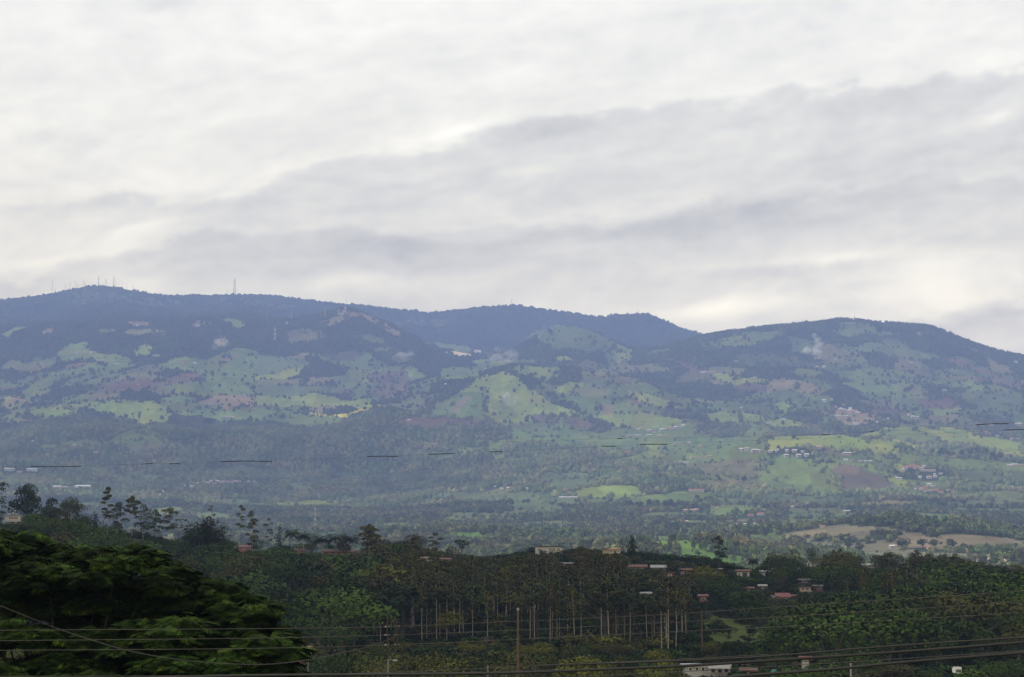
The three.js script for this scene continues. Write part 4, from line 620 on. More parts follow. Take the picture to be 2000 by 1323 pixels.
  const TONE = { deep: 'dark green', mid: 'green', fresh: 'fresh green', olive: 'olive', brown: 'brownish', grey: 'grey green', yellow: 'yellowish' };
  const KINDS = { broad: ['broadleaf_tree', 'tree', 'broadleaf trees on the near hill', 230], gum: ['eucalyptus_tree', 'tree', 'gum trees on the near hill', 240], bush: ['bush', 'bush', 'bushes on the near hill', 150], banana: ['banana_plant', 'banana plant', 'banana plants below the red roofs', 60] };
  const bananas = [banana(41), banana(42)], rest = { broad: [], gum: [], bush: [], banana: [] };
  for (const kind of Object.keys(KINDS)) {
    const [name, category, group, most] = KINDS[kind], all = trees.filter((t) => t.kind === kind).sort((p, q) => q.shows - p.shows), chosen = all.slice(0, most).filter((t) => t.shows > 2), series = new Map();
    rest[kind] = all.filter((t) => !chosen.includes(t));
    chosen.sort((p, q) => p.px - q.px);
    const say = (t) => `${TONE[t.leaf]} ${kind === 'broad' ? t.form + ' tree' : kind === 'gum' ? 'gum tree' : kind === 'banana' ? 'banana plant' : 'bush'} ${tier(t.row)} ${place(t.px)}`;
    for (const t of chosen) { const s = say(t); if (!series.has(s)) series.set(s, []); series.get(s).push(t); }
    for (const [s, l] of series) l.forEach((t, i) => (t.label = l.length === 1 ? s : l.length <= 12 ? `${ORD[i]}, ${s}` : s));
    for (const t of chosen) {
      const shape = kind === 'broad' ? FORMS[t.form] : kind === 'gum' ? GUMS[t.v % 5] : kind === 'banana' ? bananas[t.v % 2] : BUSH[t.v % 3], key = kind + (kind === 'broad' ? t.form : kind === 'gum' ? t.v % 5 : kind === 'banana' ? t.v % 2 : t.v % 3) + t.leaf;
      const o = copyOf(key, (l) => plant(name, shape, GREEN[t.leaf], kind === 'gum' ? BARK.pale : BARK.grey, l, category, group), t.label, category, group);
      setAt(o, t.P, t.h, t.h * (kind === 'bush' ? 1.3 : 1) * t.wide, t.turn);
    }
    console.log(kind, chosen.length, 'rest', rest[kind].length);
  }
  const m4 = new THREE.Matrix4(), q = new THREE.Quaternion(), up = new THREE.Vector3(0, 1, 0), S = new THREE.Vector3(), C = new THREE.Color();
  const mass = (name, label, list, shape, color) => {
    const g = mergeGeometries([shape.crown, (() => { const w = shape.trunk.clone(); const n = w.attributes.position.count; const c = new Float32Array(n * 3).fill(2.2); w.setAttribute('color', new THREE.BufferAttribute(c, 3)); return w; })()].map((x) => (x.index ? x : x)));
    const m = new THREE.InstancedMesh(g, leafMat([1, 1, 1]), list.length); list.forEach((t, i) => { q.setFromAxisAngle(up, t.turn); S.set(t.h * t.wide, t.h, t.h * t.wide); m.setMatrixAt(i, m4.compose(t.P, q, S)); m.setColorAt(i, C.copy(GREEN[t.leaf].color)); });
    m.name = numbered(name); scene.add(m); tag(m, label, 'woodland', null, 'stuff');
  };
  mass('hill_wood', 'broadleaf trees filling the near hill behind and between the nearer ones', rest.broad, FORMS.rounded); mass('grove_wood', 'gum trees deeper in the grove that cannot be counted', rest.gum, GUMS[0]); mass('hill_undergrowth', 'undergrowth and bushes between the trees of the near hill', [...rest.bush, ...rest.banana], BUSH[0]);
  // low growth everywhere under the trees
  const low = [], r2 = rngOf(515);
  for (let D = 214; D < 664; D += 2.7) for (let X = -0.3 * D; X < 0.3 * D; X += 2.7) {
    const x = X + (r2() - 0.5) * 3, d = D + (r2() - 0.5) * 3, u = x / d, a = r2(), c = r2(), e = r2(), k = treesAt(u, d); if (a > (k < 0.5 ? 0.07 : 0.8) || kindAt(u, d) === 'coffeehill') continue;
    const y = heightUD(u, d), P = new THREE.Vector3(x, y, -d), [px, row] = pixelOf(P); let h = 0.9 + c * 1.5 + Math.max(0, noise(x / 12, d / 14)) * 1.4;
    const up1 = pixelOf(new THREE.Vector3(x, y + h, -d))[1]; for (const q of SHOW) if (d < q[4] + 3 && px + 8 > q[0] && px - 8 < q[1] && row > q[2] && up1 < q[3] - 0.35 * (q[3] - q[2])) h = 0;
    if (!h) continue; const tn = noise(x / 30 + 5, d / 36) + (e - 0.5); low.push({ P, turn: e * 6.28, h, wide: 1.2 + c * 0.5, leaf: tn > 0.55 ? 'brown' : tn > 0.2 ? 'mid' : 'deep' });
  }
  mass('hill_undergrowth', 'low green growth covering the ground under the trees of the near hill', low, bush(77, { leaves: 240, size: 0.08 })); console.log('low', low.length);
}
/* ---------- the feathery tree close by on the left ---------- */
{
  const r = rngOf(2024), D0 = 62, K = D0 / FL;
  // one twig's leaf: paired pinnae along a drooping stalk
  function frondGeo(seed) {
    const q = rngOf(seed), L = new Leaves(), n = 7;
    for (let i = 0; i < n; i++) {
      const s = (i + 0.6) / n, x = 0.56 * s, y = 0.05 * s - 0.2 * s * s, w = 0.185 * Math.sin(Math.PI * (0.18 + 0.78 * s)) * (0.85 + q() * 0.3);
      for (const e of [-1, 1]) { const d = unit([0.45, -0.35 - 0.25 * q(), e]), t = 0.66 + q() * 0.68; L.face(x + d[0] * w, y + d[1] * w, d[2] * w, d, unit([d[0] * 0.15, 1, d[2] * 0.22]), 0.036 + 0.014 * q(), w, [t, t, t]); }
    }
    L.face(0.27, -0.02, 0, unit([1, -0.28, 0]), [0, 1, 0], 0.006, 0.28, [0.9, 0.8, 0.6]);
    return L.build();
  }
  // tiers of foliage: px, row, half width, half height in pixels, and how far in front of the middle of the crown, metres
  const tiers = pairs('40,1098,50,20 104,1108,50,18 60,1140,64,20 170,1112,44,16 20,1054,50,20 84,1078,42,18 140,1084,40,16 205,1086,46,18 268,1084,44,18 312,1108,36,16 350,1148,44,20 395,1158,40,18 440,1166,44,18 478,1190,34,20 500,1224,44,20 515,1246,40,14 532,1240,22,10 520,1270,50,16 530,1290,30,12 500,1300,52,18 470,1250,60,20 430,1205,60,22 380,1195,60,22 330,1180,62,22 280,1145,62,22 220,1130,66,24 150,1125,70,24 80,1120,70,24 20,1110,60,26 30,1165,70,28 110,1165,70,26 180,1172,70,26 250,1190,70,24 310,1220,70,24 370,1235,70,24 425,1262,64,22 460,1300,60,22 400,1300,70,24 330,1275,74,26 260,1250,74,26 190,1225,74,26 110,1215,74,28 30,1225,74,30 40,1285,80,30 130,1275,80,28 210,1300,80,28 300,1318,80,28 60,1330,80,30 150,1340,80,30 380,1340,80,28 480,1340,60,24 -40,1070,60,26 -60,1150,80,34 -70,1240,90,36 -80,1320,90,36 530,1175,9,5 515,1186,16,9 405,1135,26,10 345,1108,22,9 565,1236,10,7 575,1244,7,5 10,1036,16,7 62,1050,14,7 112,1062,16,7 165,1066,14,6 205,1066,12,7 262,1064,14,7 300,1074,12,6 328,1094,12,6 372,1124,14,6 452,1140,14,7 484,1160,12,6 548,1222,14,6 240,1072,10,5 420,1132,12,6 570,1262,10,6 556,1275,14,6 512,1196,12,6 545,1310,12,7');
  const front = frondGeo(3), list = [], C = new THREE.Color(), m4 = new THREE.Matrix4(), q = new THREE.Quaternion(), e = new THREE.Euler(), S = new THREE.Vector3(), P = new THREE.Vector3();
  const tree = thing('feathery_tree', 'big dark feathery leaved tree filling the lower left corner, close by', 'tree');
  tree.position.set(at(120, 1400, D0).x, heightUD(at(120, 1400, D0).x / D0, D0), -D0);
  const bole = [], limbs = [], O = tree.position, base = [0, -0.5, 0], fork = [0.3, 9.5, 0];
  limb(bole, base, fork, 0.42, 0.3, 0.6, r, 9); part('trunk', mergeGeometries(bole), mat([0.05, 0.042, 0.034]), tree);
  const sprays = [];                                  // every tier is a few separate sprays
  for (const [px, row, rx, ry] of tiers) { if (rx < 34) { sprays.push([px, row, rx, ry]); continue; } const n = 3; for (let i = 0; i < n; i++) sprays.push([px + ((i - 1) * 0.62 + (r() - 0.5) * 0.4) * rx, row + (r() - 0.5) * ry * 1.5 + Math.abs(i - 1) * 4, rx * (0.5 + 0.2 * r()), ry * (0.6 + 0.3 * r())]); }
  for (const [px, row, rx, ry] of sprays) {
    const small = rx < 30, dz = (r() - 0.5) * (small ? 1.5 : 4.5) + (row - 1200) * 0.011, c = at(px, row, D0 - dz), ax = rx * K, ay = ry * K, az = ax * 0.85;
    if (!small && r() < 0.5) limb(limbs, [fork[0] * 0.9, fork[1] - r() * 2.5, 0], [c.x - O.x, c.y - O.y - ay * 0.4, c.z - O.z], 0.08, 0.02, 1.6, r, 5);
    const n = small ? Math.round(14 + rx) : Math.round(50 + ax * az * 150), tone = 0.5 + 1.15 * r() * r();
    for (let i = 0; i < n; i++) {
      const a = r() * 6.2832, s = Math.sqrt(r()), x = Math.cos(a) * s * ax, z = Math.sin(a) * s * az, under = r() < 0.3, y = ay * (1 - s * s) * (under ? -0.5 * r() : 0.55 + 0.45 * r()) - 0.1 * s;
      P.set(c.x + x - O.x, c.y + y - O.y, c.z + z - O.z);
      e.set((r() - 0.5) * 0.7, -a + (r() - 0.5) * 1.3, (r() - 0.75) * 0.7, 'YXZ'); q.setFromEuler(e); const k = (0.7 + r() * 0.6) * (small ? 0.8 : 1); S.set(k, k, k);
      const t = tone * (0.5 + r() * 0.9) * (under ? 0.8 : 1.1), y2 = smooth(0.7, 0.98, r()) * 0.9; list.push([m4.compose(P, q, S).clone(), 0.0165 * t * (1 + y2), 0.033 * t * (1 + y2 * 0.5), 0.0054 * t]);  // upper fronds lighter, lower ones darker: light from above put into their colour
    }
  }
  part('branches', mergeGeometries(limbs), mat([0.018, 0.016, 0.013]), tree);
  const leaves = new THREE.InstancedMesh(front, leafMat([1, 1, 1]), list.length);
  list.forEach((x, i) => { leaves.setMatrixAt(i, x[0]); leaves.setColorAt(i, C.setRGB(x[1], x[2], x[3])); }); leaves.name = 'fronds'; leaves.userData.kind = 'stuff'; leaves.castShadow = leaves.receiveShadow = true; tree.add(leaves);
  console.log('fronds', list.length);
}

/* ---------- wires, poles and what hangs on them ---------- */
const cableM = { pale: mat([0.05, 0.046, 0.04], { roughness: 0.6, metalness: 0.1 }), black: mat([0.012, 0.012, 0.013], { roughness: 0.7 }), twist: mat([0.042, 0.039, 0.036], { roughness: 0.7 }) };
function wirePoints(list, D, Dend = D) { const p = pairs(list), a = p[0][0], b = p[p.length - 1][0]; return p.map(([x, y]) => at(x, y, D === Dend ? D : lerp(D, Dend, (x - a) / (b - a)))); }
function wire(name, label, list, D, radius, m, group, Dend) { const g = new THREE.TubeGeometry(new THREE.CatmullRomCurve3(wirePoints(list, D, Dend)), 90, radius, 6), o = part(numbered(name), g, m, scene); return tag(o, label, 'cable', group); }
const W3 = ['-300,1235 0,1231.7 500,1228.6 750,1225 1000,1214.6 1300,1201 1500,1187.5 2000,1155 2300,1135', '-300,1255 0,1252 500,1247 750,1241.5 1000,1232 1300,1216.5 1500,1207 2000,1176 2300,1156', '-300,1273 0,1271 500,1267 750,1261 1000,1250 1300,1235.5 1500,1226 2000,1197 2300,1177'];
W3.forEach((w, i) => wire('overhead_wire', ['topmost of the three thin pale power wires across the hill', 'middle one of the three thin pale power wires', 'lowest of the three thin pale power wires'][i], w, 42, 0.007, cableM.pale, 'thin pale wires'));
wire('overhead_wire', 'fourth thin wire low along the bottom edge left of the rusty pole', '-300,1324 0,1322 500,1319.5 760,1314 1000,1303.5 1150,1296.5 1330,1288 1500,1279', 38, 0.006, cableM.pale, 'thin pale wires');
wire('overhead_wire', 'thin grey wire between the thick black cables at lower right', '1000,1327 1125,1322.5 1325,1313 1500,1303 1750,1288 2000,1271.5 2300,1252', 34, 0.006, cableM.pale, 'thin pale wires');
[['250,1326 500,1320 750,1318 1000,1314.5 1250,1305 1375,1299 1500,1291 1750,1274.5 2000,1255 2300,1230', 0.024, 'thick black cable running the whole way to the lower left'], ['1050,1301 1150,1297.5 1325,1291.5 1500,1282.5 1750,1262 2000,1246 2300,1228', 0.016, 'topmost of the thick black cables at lower right'], ['1380,1326 1450,1321 1500,1317 1650,1305.5 1750,1295.5 2000,1275.5 2300,1252', 0.025, 'lowest thick black cable at lower right']].forEach(([w, q, l]) => wire('overhead_cable', l, w, 30, q, cableM.black, 'thick black cables'));
{ // the twisted cable that hangs in a curve
  const c = new THREE.CatmullRomCurve3(wirePoints('-60,1160 0,1183.6 60,1208 122,1232 183,1252 244,1270 335,1287 427,1296 500,1298.5 540,1297 615,1287.5 655,1279 707,1267 750,1253.6 768,1245', 40)), n = 420, t = thing('twisted_cable', 'pale twisted cable sagging from the left edge up to the dead vine', 'cable');
  for (const ph of [0, Math.PI]) { const pts = []; for (let i = 0; i <= n; i++) { const P = c.getPointAt(i / n), a = i * 0.55 + ph; pts.push(P.add(new THREE.Vector3(0, Math.cos(a) * 0.008, Math.sin(a) * 0.008))); } part('strand', new THREE.TubeGeometry(new THREE.CatmullRomCurve3(pts), n, 0.0046, 4), cableM.twist, t); }
}
{ // insulators and the dead vine that has climbed the wires
  for (const [i, w] of W3.entries()) { const c = wirePoints(w, 42), k = new THREE.CatmullRomCurve3(c); for (const [px, n] of [[757, 0], [776, 1]]) { let P = null; for (let s = 0; s <= 400; s++) { const Q = k.getPointAt(s / 400); if (!P || Math.abs(pixelOf(Q)[0] - px) < Math.abs(pixelOf(P)[0] - px)) P = Q; } const prof = []; for (let j = 0; j <= 12; j++) prof.push(new THREE.Vector2(0.014 + 0.008 * Math.abs(Math.sin(j * 1.3)), (j - 6) * 0.009)); const g = new THREE.LatheGeometry(prof, 9); g.rotateZ(Math.PI / 2); const o = part(numbered('insulator'), g, mat([0.15, 0.14, 0.13], { roughness: 0.4 }), scene); o.position.copy(P).add(new THREE.Vector3(0, 0, 0.02)); tag(o, `small pale insulator on the ${['topmost', 'middle', 'lowest'][i]} thin wire, ${n ? 'right' : 'left'} one at the dead vine`, 'insulator', 'insulators at the dead vine'); } }
  const t = thing('dead_vine', 'dark dead vine looped round the three thin wires left of the rusty pole', 'vine'), vm = mat([0.022, 0.019, 0.016]), r = rngOf(12);
  const stems = [['stem', '757,1198 758,1214 756,1230 758,1246 757,1263', 0.018], ['stem', '776,1212 775,1226 777,1240 775,1252 777,1265', 0.022], ['loop', '757,1200 760,1202 765,1214 771,1222 775,1232', 0.008], ['loop', '756,1222 762,1213 768,1208 773,1214 776,1220', 0.007], ['tail', '775,1226 772,1240 771,1254 766,1266 760,1278 757,1287 752,1296 746,1308 741,1324', 0.012], ['tail', '773,1243 769,1248 771,1257', 0.024]];
  for (const [n, s, q] of stems) { const list = [], c = new THREE.CatmullRomCurve3(wirePoints(s, 41.9)); list.push(new THREE.TubeGeometry(c, 40, q, 5)); for (let i = 0; i < 14; i++) { const P = c.getPointAt(r()), Q = P.clone().add(new THREE.Vector3((r() - 0.5) * 0.09, (r() - 0.5) * 0.12, (r() - 0.5) * 0.05)); list.push(new THREE.TubeGeometry(new THREE.LineCurve3(P, Q), 1, 0.005, 4)); } part(n, mergeGeometries(list), vm, t); }
}
{ // dark remains of a wire before the slopes; the thin joining wire is added
  const runs = [['60,911 110,912 158,911', 0], ['275,907 298,905.5', 0], ['330,906.5 350,906', 0], ['430,902 480,901 531,902', 0], ['717,892 748,891.5 778,892', 0], ['837,888 860,887 885,886', 0], ['958,883 981,882', 0], ['1174,872 1204,872', 0], ['1250,868.5 1276,868 1304,868.5', 0], ['1205,857 1216,857', 1], ['1605,849.5 1621,848.5', 1], ['1699,843.5 1707,843', 1], ['1907,830 1938,828 1970,828', 1], ['1963,840.5 1985,839.5 2004,839', 0]];
  const main = ['-300,918 0,912 110,911.5 286,906.5 480,901.5 748,891.8 862,887 970,882.5 1190,872 1276,868.2 1500,860 1985,839.6 2300,824', '900,866 1210,857 1613,849 1703,843.2 1938,828.4 2300,806'];
  main.forEach((w, i) => { const t = thing('dashed_wire', i ? 'upper faint wire at right across the far slopes, with short thicker dark stretches' : 'long faint wire across the far slopes with thicker dark stretches', 'cable'); part('wire', new THREE.TubeGeometry(new THREE.CatmullRomCurve3(wirePoints(w, 55)), 120, 0.0017, 4), cableM.black, t); for (const [s, k] of runs) if (k === i) part('dark_stretch', new THREE.TubeGeometry(new THREE.CatmullRomCurve3(wirePoints(s, 55)), 16, 0.0125, 6), cableM.black, t); });
}
function pole(name, label, px, top, D, rad, m, o = {}) {
  const t = thing(name, label, 'pole'), P = at(px, top, D), gy = heightUD(P.x / D, D), h = P.y - gy + 0.4; t.position.set(P.x, gy - 0.4, -D);
  const g = new THREE.CylinderGeometry(rad * 0.75, rad, h, 12); g.translate(0, h / 2, 0); part('shaft', g, m, t);
  if (o.cap) part('cap', (() => { const c = new THREE.CylinderGeometry(rad * 0.95, rad * 0.95, 0.12, 12); c.translate(0, h + 0.06, 0); return c; })(), mat([0.2, 0.19, 0.17]), t);
  if (o.lamp) { part('lamp_arm', (() => { const c = new THREE.CylinderGeometry(0.025, 0.025, 0.5, 6); c.rotateZ(Math.PI / 2); c.translate(0.2, h - 0.1, 0); return c; })(), m, t); part('lamp_head', box(0.34, 0.1, 0.16, 0.5, h - 0.12, 0), mat([0.2, 0.2, 0.2]), t); }
  if (o.arm) { part('crossarm', box(1.5, 0.1, 0.1, 0, h - 0.35, rad + 0.06), m, t); for (const x of [-0.65, 0, 0.65]) { const c = new THREE.CylinderGeometry(0.035, 0.05, 0.16, 8); c.translate(x, h - 0.22, rad + 0.06); part('insulator', c, mat([0.35, 0.33, 0.3], { roughness: 0.4 }), t); } }
  return t;
}
pole('utility_pole', 'tall rusty brown pole with pale tip standing before the gum grove', 1012, 1193, 90, 0.06, mat([0.075, 0.042, 0.028]), { cap: true });
pole('utility_pole', 'short brown pole at the left edge of the grassy clearing', 1370.5, 1194, 330, 0.16, mat([0.075, 0.045, 0.03]));
pole('utility_pole', 'grey concrete pole at the bottom right, below the thick cables', 1662, 1296, 36, 0.026, mat([0.16, 0.15, 0.135]), {});
pole('street_lamp', 'pale street lamp post directly below the dead vine', 758, 1287, 140, 0.07, mat([0.12, 0.12, 0.12]), { lamp: true });
pole('utility_pole', 'thin pale pole left at the hill foot near the big tree', 602, 1289, 170, 0.07, mat([0.09, 0.085, 0.08]), {});
pole('utility_pole', 'thin pale pole at the bottom edge left of the rusty one', 953, 1300, 170, 0.07, mat([0.11, 0.105, 0.1]), {});
pole('utility_pole', 'slim bare pole among dark trees right of the hillside houses', 1741.5, 1212, 330, 0.13, mat([0.1, 0.085, 0.07]));

/* ---------- the truck and the green container ---------- */
{
  const D = 232, P = at(1872, 1318, D), t = thing('box_truck', 'small white box truck seen from behind at the bottom right', 'truck'), k = D / FL, w = 13 * k; t.position.set(P.x, P.y, P.z);
  const bw = 1.05, s = w / bw * 0.95; t.scale.setScalar(s);
  part('cargo_box', box(bw, 0.92, 1.6, 0, 0.72, -0.5), mat([0.5, 0.5, 0.5]), t); part('rear_door', box(bw * 0.86, 0.4, 0.03, 0, 0.62, 0.316), mat([0.05, 0.05, 0.055], { roughness: 0.3 }), t); part('cab', box(bw * 0.95, 0.75, 0.7, 0, 0.6, -1.7), mat([0.5, 0.5, 0.5]), t);
  part('bumper', box(bw, 0.1, 0.1, 0, 0.22, 0.35), mat([0.3, 0.3, 0.3]), t);
  for (const [x, z] of [[-0.42, -0.1], [0.42, -0.1], [-0.42, -1.6], [0.42, -1.6]]) { const g = new THREE.CylinderGeometry(0.19, 0.19, 0.16, 14); g.rotateZ(Math.PI / 2); g.translate(x, 0.19, z); part('wheel', g, mat([0.02, 0.02, 0.02]), t); }
  for (const x of [-0.42, 0.42]) part('tail_light', box(0.1, 0.07, 0.03, x, 0.34, 0.33), mat([0.3, 0.03, 0.03]), t);
  const Q = at(1512, 1317, 215), c = thing('water_tank', 'green water tank at the bottom edge left of the grey pole', 'water tank'); c.position.copy(Q); const g = new THREE.CylinderGeometry(0.32, 0.34, 0.42, 18); g.translate(0, 0.21, 0); part('tank', g, mat([0.01, 0.13, 0.085], { roughness: 0.5 }), c); const l = new THREE.CylinderGeometry(0.12, 0.3, 0.08, 18); l.translate(0, 0.46, 0); part('lid', l, mat([0.01, 0.11, 0.075]), c);
}
const ordinal = (i, n) => { const m = Math.ceil(n / 12); if (m < 2) return ORD[i]; const per = Math.ceil(n / m), c = Math.floor(i / per); return ORD[i % per] + ' ' + (m === 2 ? ['in left half', 'in right half'] : ['in left third', 'in middle third', 'in right third'])[c]; };
/* ---------- masts on the ridges ---------- */
const steelM = mat([0.22, 0.21, 0.21], { roughness: 0.6, metalness: 0.3 }), redM = mat([0.28, 0.15, 0.12]), whiteM = mat([0.45, 0.44, 0.43]);
function mast(name, label, px, top, base, wpx, o = {}) {
  const D = o.D ?? meet(px, base + 2, o.from ?? 1300, o.to ?? 13000)[1], A = at(px, base, D), gy = heightUD(A.x / D, D), k = D / FL, h = (base - top) * k + Math.max(0, A.y - gy), t = thing(name, label, o.category ?? 'mast', o.group); t.position.set(A.x, Math.min(gy, A.y) - 1, -D);
  const W = wpx * k / 2, W1 = W * (o.taper ?? 0.35), n = Math.max(3, o.bays ?? 7), rr = (o.bar ?? 0.16) * k, bar = (list, a, b, q = rr) => { const g = new THREE.TubeGeometry(new THREE.LineCurve3(new THREE.Vector3(...a), new THREE.Vector3(...b)), 1, q, 4); list.push(g); };
  if (!o.lattice) { const list = []; limb(list, [0, 0, 0], [0, h, 0], W, W * 0.6); part('shaft', list[0], o.paint ?? steelM, t); for (const [y, r] of o.dishes ?? []) { const g = new THREE.CylinderGeometry(r * k, r * k * 0.7, r * k * 0.6, 12); g.rotateX(Math.PI / 2); g.translate(0, h * y, W + r * k * 0.3); part('dish', g, whiteM, t); } const c = new THREE.BoxGeometry(W * 4, W * 3, W * 4); c.translate(0, W, 0); part('base', c, whiteM, t); return t; }
  for (let b = 0; b < n; b++) {
    const list = [], y0 = h * b / n, y1 = h * (b + 1) / n, w0 = lerp(W, W1, b / n), w1 = lerp(W, W1, (b + 1) / n), c = [[-1, -1], [1, -1], [1, 1], [-1, 1]];
    c.forEach(([x, z], i) => { const [X, Z] = c[(i + 1) % 4]; bar(list, [x * w0, y0, z * w0], [x * w1, y1, z * w1], rr * 1.4); bar(list, [x * w0, y0, z * w0], [X * w1, y1, Z * w1], rr * 0.8); bar(list, [x * w1, y1, z * w1], [X * w1, y1, Z * w1], rr * 0.8); });
    part('lattice_bay', mergeGeometries(list), o.striped ? (b % 2 ? whiteM : redM) : steelM, t);
  }
  const s = []; limb(s, [0, h, 0], [0, h * 1.1, 0], rr, rr * 0.6); part('antenna', s[0], steelM, t); return t;
}
const NTH = ['first', 'second', 'third', 'fourth', 'fifth', 'sixth', 'seventh', 'eighth', 'ninth', 'tenth', 'eleventh', 'twelfth', 'thirteenth', 'fourteenth', 'fifteenth'];
pairs('101,543,573,1.1 107,562,574,1.6 127,552,569,0.8 136,548,567,0.9 147,546,566,0.9 151,550,565,0.8 163,543,563,1 166,548,563,0.8 192,537,560,2 197,549,561,0.8 206,542,561,1.2 221,536,563,1.4 224,540,563,1 239,547,566,0.8 247,550,567,0.8 259,553,569,1').forEach(([x, t, b, w], i) => mast('antenna_mast', x === 192 ? 'stoutest mast, on the very top of the leftmost peak' : `${NTH[i > 8 ? i - 1 : i]} thin mast from the left along the leftmost peak`, x, t + 2, b + 2, w * 0.8, { from: 11500, group: 'masts on the leftmost peak', paint: mat([0.25, 0.24, 0.24]) }));
mast('lattice_tower', 'tall lattice tower standing alone on the skyline left of centre', 457.5, 545, 579, 5, { lattice: true, from: 11500, bays: 7, bar: 0.13, category: 'tower' });
mast('antenna_mast', 'short thin mast just left of the tall skyline lattice tower', 443, 566, 580, 1, { from: 11500 });
mast('antenna_mast', 'thin mast on the rounded peak at the centre of the skyline', 999.5, 584, 600, 1, { from: 11500 });
mast('antenna_mast', 'faint mast on the flat topped peak right of centre', 1247, 604, 618, 0.7, { from: 11500 });
mast('antenna_mast', 'thin mast with a crossbar on the right hand summit', 1669.5, 615, 630, 0.9, { from: 9000, to: 10200, dishes: [[0.5, 1.2]] });
mast('lattice_tower', 'red and white lattice mast below the left ridge among dark trees', 536.5, 638, 666, 3.6, { lattice: true, striped: true, from: 8000, to: 10000, bays: 7, bar: 0.4, category: 'tower', taper: 0.7 });
mast('antenna_mast', 'white mast left of the antenna hill', 569, 607, 626, 1.2, { from: 8500, to: 10200, paint: whiteM });
mast('antenna_mast', 'reddish mast at the left end of the dark tree row', 521, 610, 628, 1.4, { from: 8500, to: 10200, paint: redM });
mast('antenna_mast', 'short reddish mast left of the white one on the antenna hill', 627, 606, 622, 1.4, { from: 8500, to: 10200, paint: redM });
mast('antenna_mast', 'tall white mast on the left of the antenna hill', 634.5, 601, 620, 1.4, { from: 8500, to: 10200, paint: whiteM });
mast('antenna_mast', 'thin mast between the white mast and the antenna hilltop', 656, 604, 616, 1, { from: 8500, to: 10200 });
mast('lattice_tower', 'red and white lattice tower left on the antenna hilltop', 661, 602, 615, 3.2, { lattice: true, striped: true, from: 9000, to: 10200, bays: 5, bar: 0.4, category: 'tower' });
mast('lattice_tower', 'squat red and white lattice tower on the antenna hilltop', 674, 596, 613, 5, { lattice: true, striped: true, from: 9000, to: 10200, bays: 5, bar: 0.45, category: 'tower' });
mast('antenna_mast', 'tallest thin mast on the antenna hilltop', 675.5, 583, 606, 1, { from: 9000, to: 10200 });
mast('lattice_tower', 'slender red and white lattice tower rising from the valley behind the palms', 615, 986, 1030, 3.6, { lattice: true, striped: true, from: 2600, to: 4300, bays: 9, bar: 0.22, category: 'tower' });

const CLEAR = new Set();                              // places kept free of scattered trees
/* ---------- villages and lone farmhouses ---------- */
const farWall = [mat([0.48, 0.46, 0.44]), mat([0.42, 0.36, 0.3]), mat([0.38, 0.38, 0.4]), mat([0.38, 0.28, 0.23])], farRoof = { w: mat([0.52, 0.52, 0.52], { roughness: 0.6 }), r: mat([0.4, 0.15, 0.11]), t: mat([0.42, 0.32, 0.24]), g: mat([0.34, 0.34, 0.36]) };
function village(what, list, group, o = {}) {         // "px,base row,width,height,colour" each
  const p = list.trim().split(/\s+/).map((s) => s.split(',')); p.sort((a, b) => a[0] - b[0]);
  const color = { w: 'white', r: 'red roofed', t: 'tan roofed', g: 'grey roofed' }, count = {}; p.forEach((q) => (count[q[4]] = (count[q[4]] ?? 0) + 1)); const seen = {};
  p.forEach(([x, y, w, h, c], i) => {
    x = +x; y = +y; w = +w; h = +h; const [u, D] = meet(x, y, o.from ?? 1300, o.to ?? 11000), k = D / FL, W = w * k, H = h * k * 0.6, d = Math.min(W, 16), n = (seen[c] = (seen[c] ?? 0) + 1);
    const ord = count[c] === 1 ? 'only' : ordinal(n - 1, count[c]), t = thing(w > 12 ? 'long_building' : 'farmhouse', p.length === 1 ? `${color[c]} ${w > 12 ? 'long building' : 'farmhouse'} ${what}` : `${ord} ${color[c]} ${w > 12 ? 'long building' : 'house'} ${what}`, w > 12 ? 'building' : 'house', p.length > 1 ? group : undefined);
    for (let a = -W / 2 - 8; a <= W / 2 + 8; a += 6) for (let b = -16; b <= 46; b += 10) CLEAR.add(Math.round((u * D + a) / 16) + ',' + Math.round((D - b) / 24));
    t.position.set(u * D, heightUD(u, D), -D); t.rotation.y = ((i * 37) % 11 - 5) * 0.05;
    part('wall', box(W, H + 3, d, 0, H / 2 - 1.5, 0), farWall[(i * 7 + 2) % 4], t); const g = roofShape(W, d, Math.max(1.2, h * k * 0.4), 'gable', 0.6); g.translate(0, H + 0.18, 0); part('roof', g, farRoof[c], t);
    if (w >= 5) for (let j = 0, m = Math.min(5, Math.round(w / 2.5)); j < m; j++) part('window', box(W / m * 0.4, H * 0.4, 0.3, ((j + 0.5) / m - 0.5) * W, H * 0.5, d / 2 + 0.1), mat([0.05, 0.05, 0.06]), t);
  });
}
village('of the hazy village left of centre', '360,951,5,3,t 374,953,7,4,w 382,949,7,5,w 389,947,6,4,w 397,944,5,4,t 406,946,7,4,w 412,942,6,4,w 419,948,7,5,r 424,943,6,4,w 431,944,8,4,t 438,943,6,4,r 446,943,6,3,w 452,944,7,4,r 460,943,6,3,w 467,943,6,3,r 485,943,5,3,w 497,943,6,3,w 365,965,5,3,t 318,965,4,6,t 312,969,5,4,w 400,968,5,3,t', 'houses of the hazy left village');
village('of the warehouses on the far left plain', '18,921,18,5,w 38,923,10,3,g 62,921,20,5,w 112,954,16,5,w 126,954,10,3,w 162,954,30,6,w 141,955,8,3,g', 'white warehouses on the far left plain');
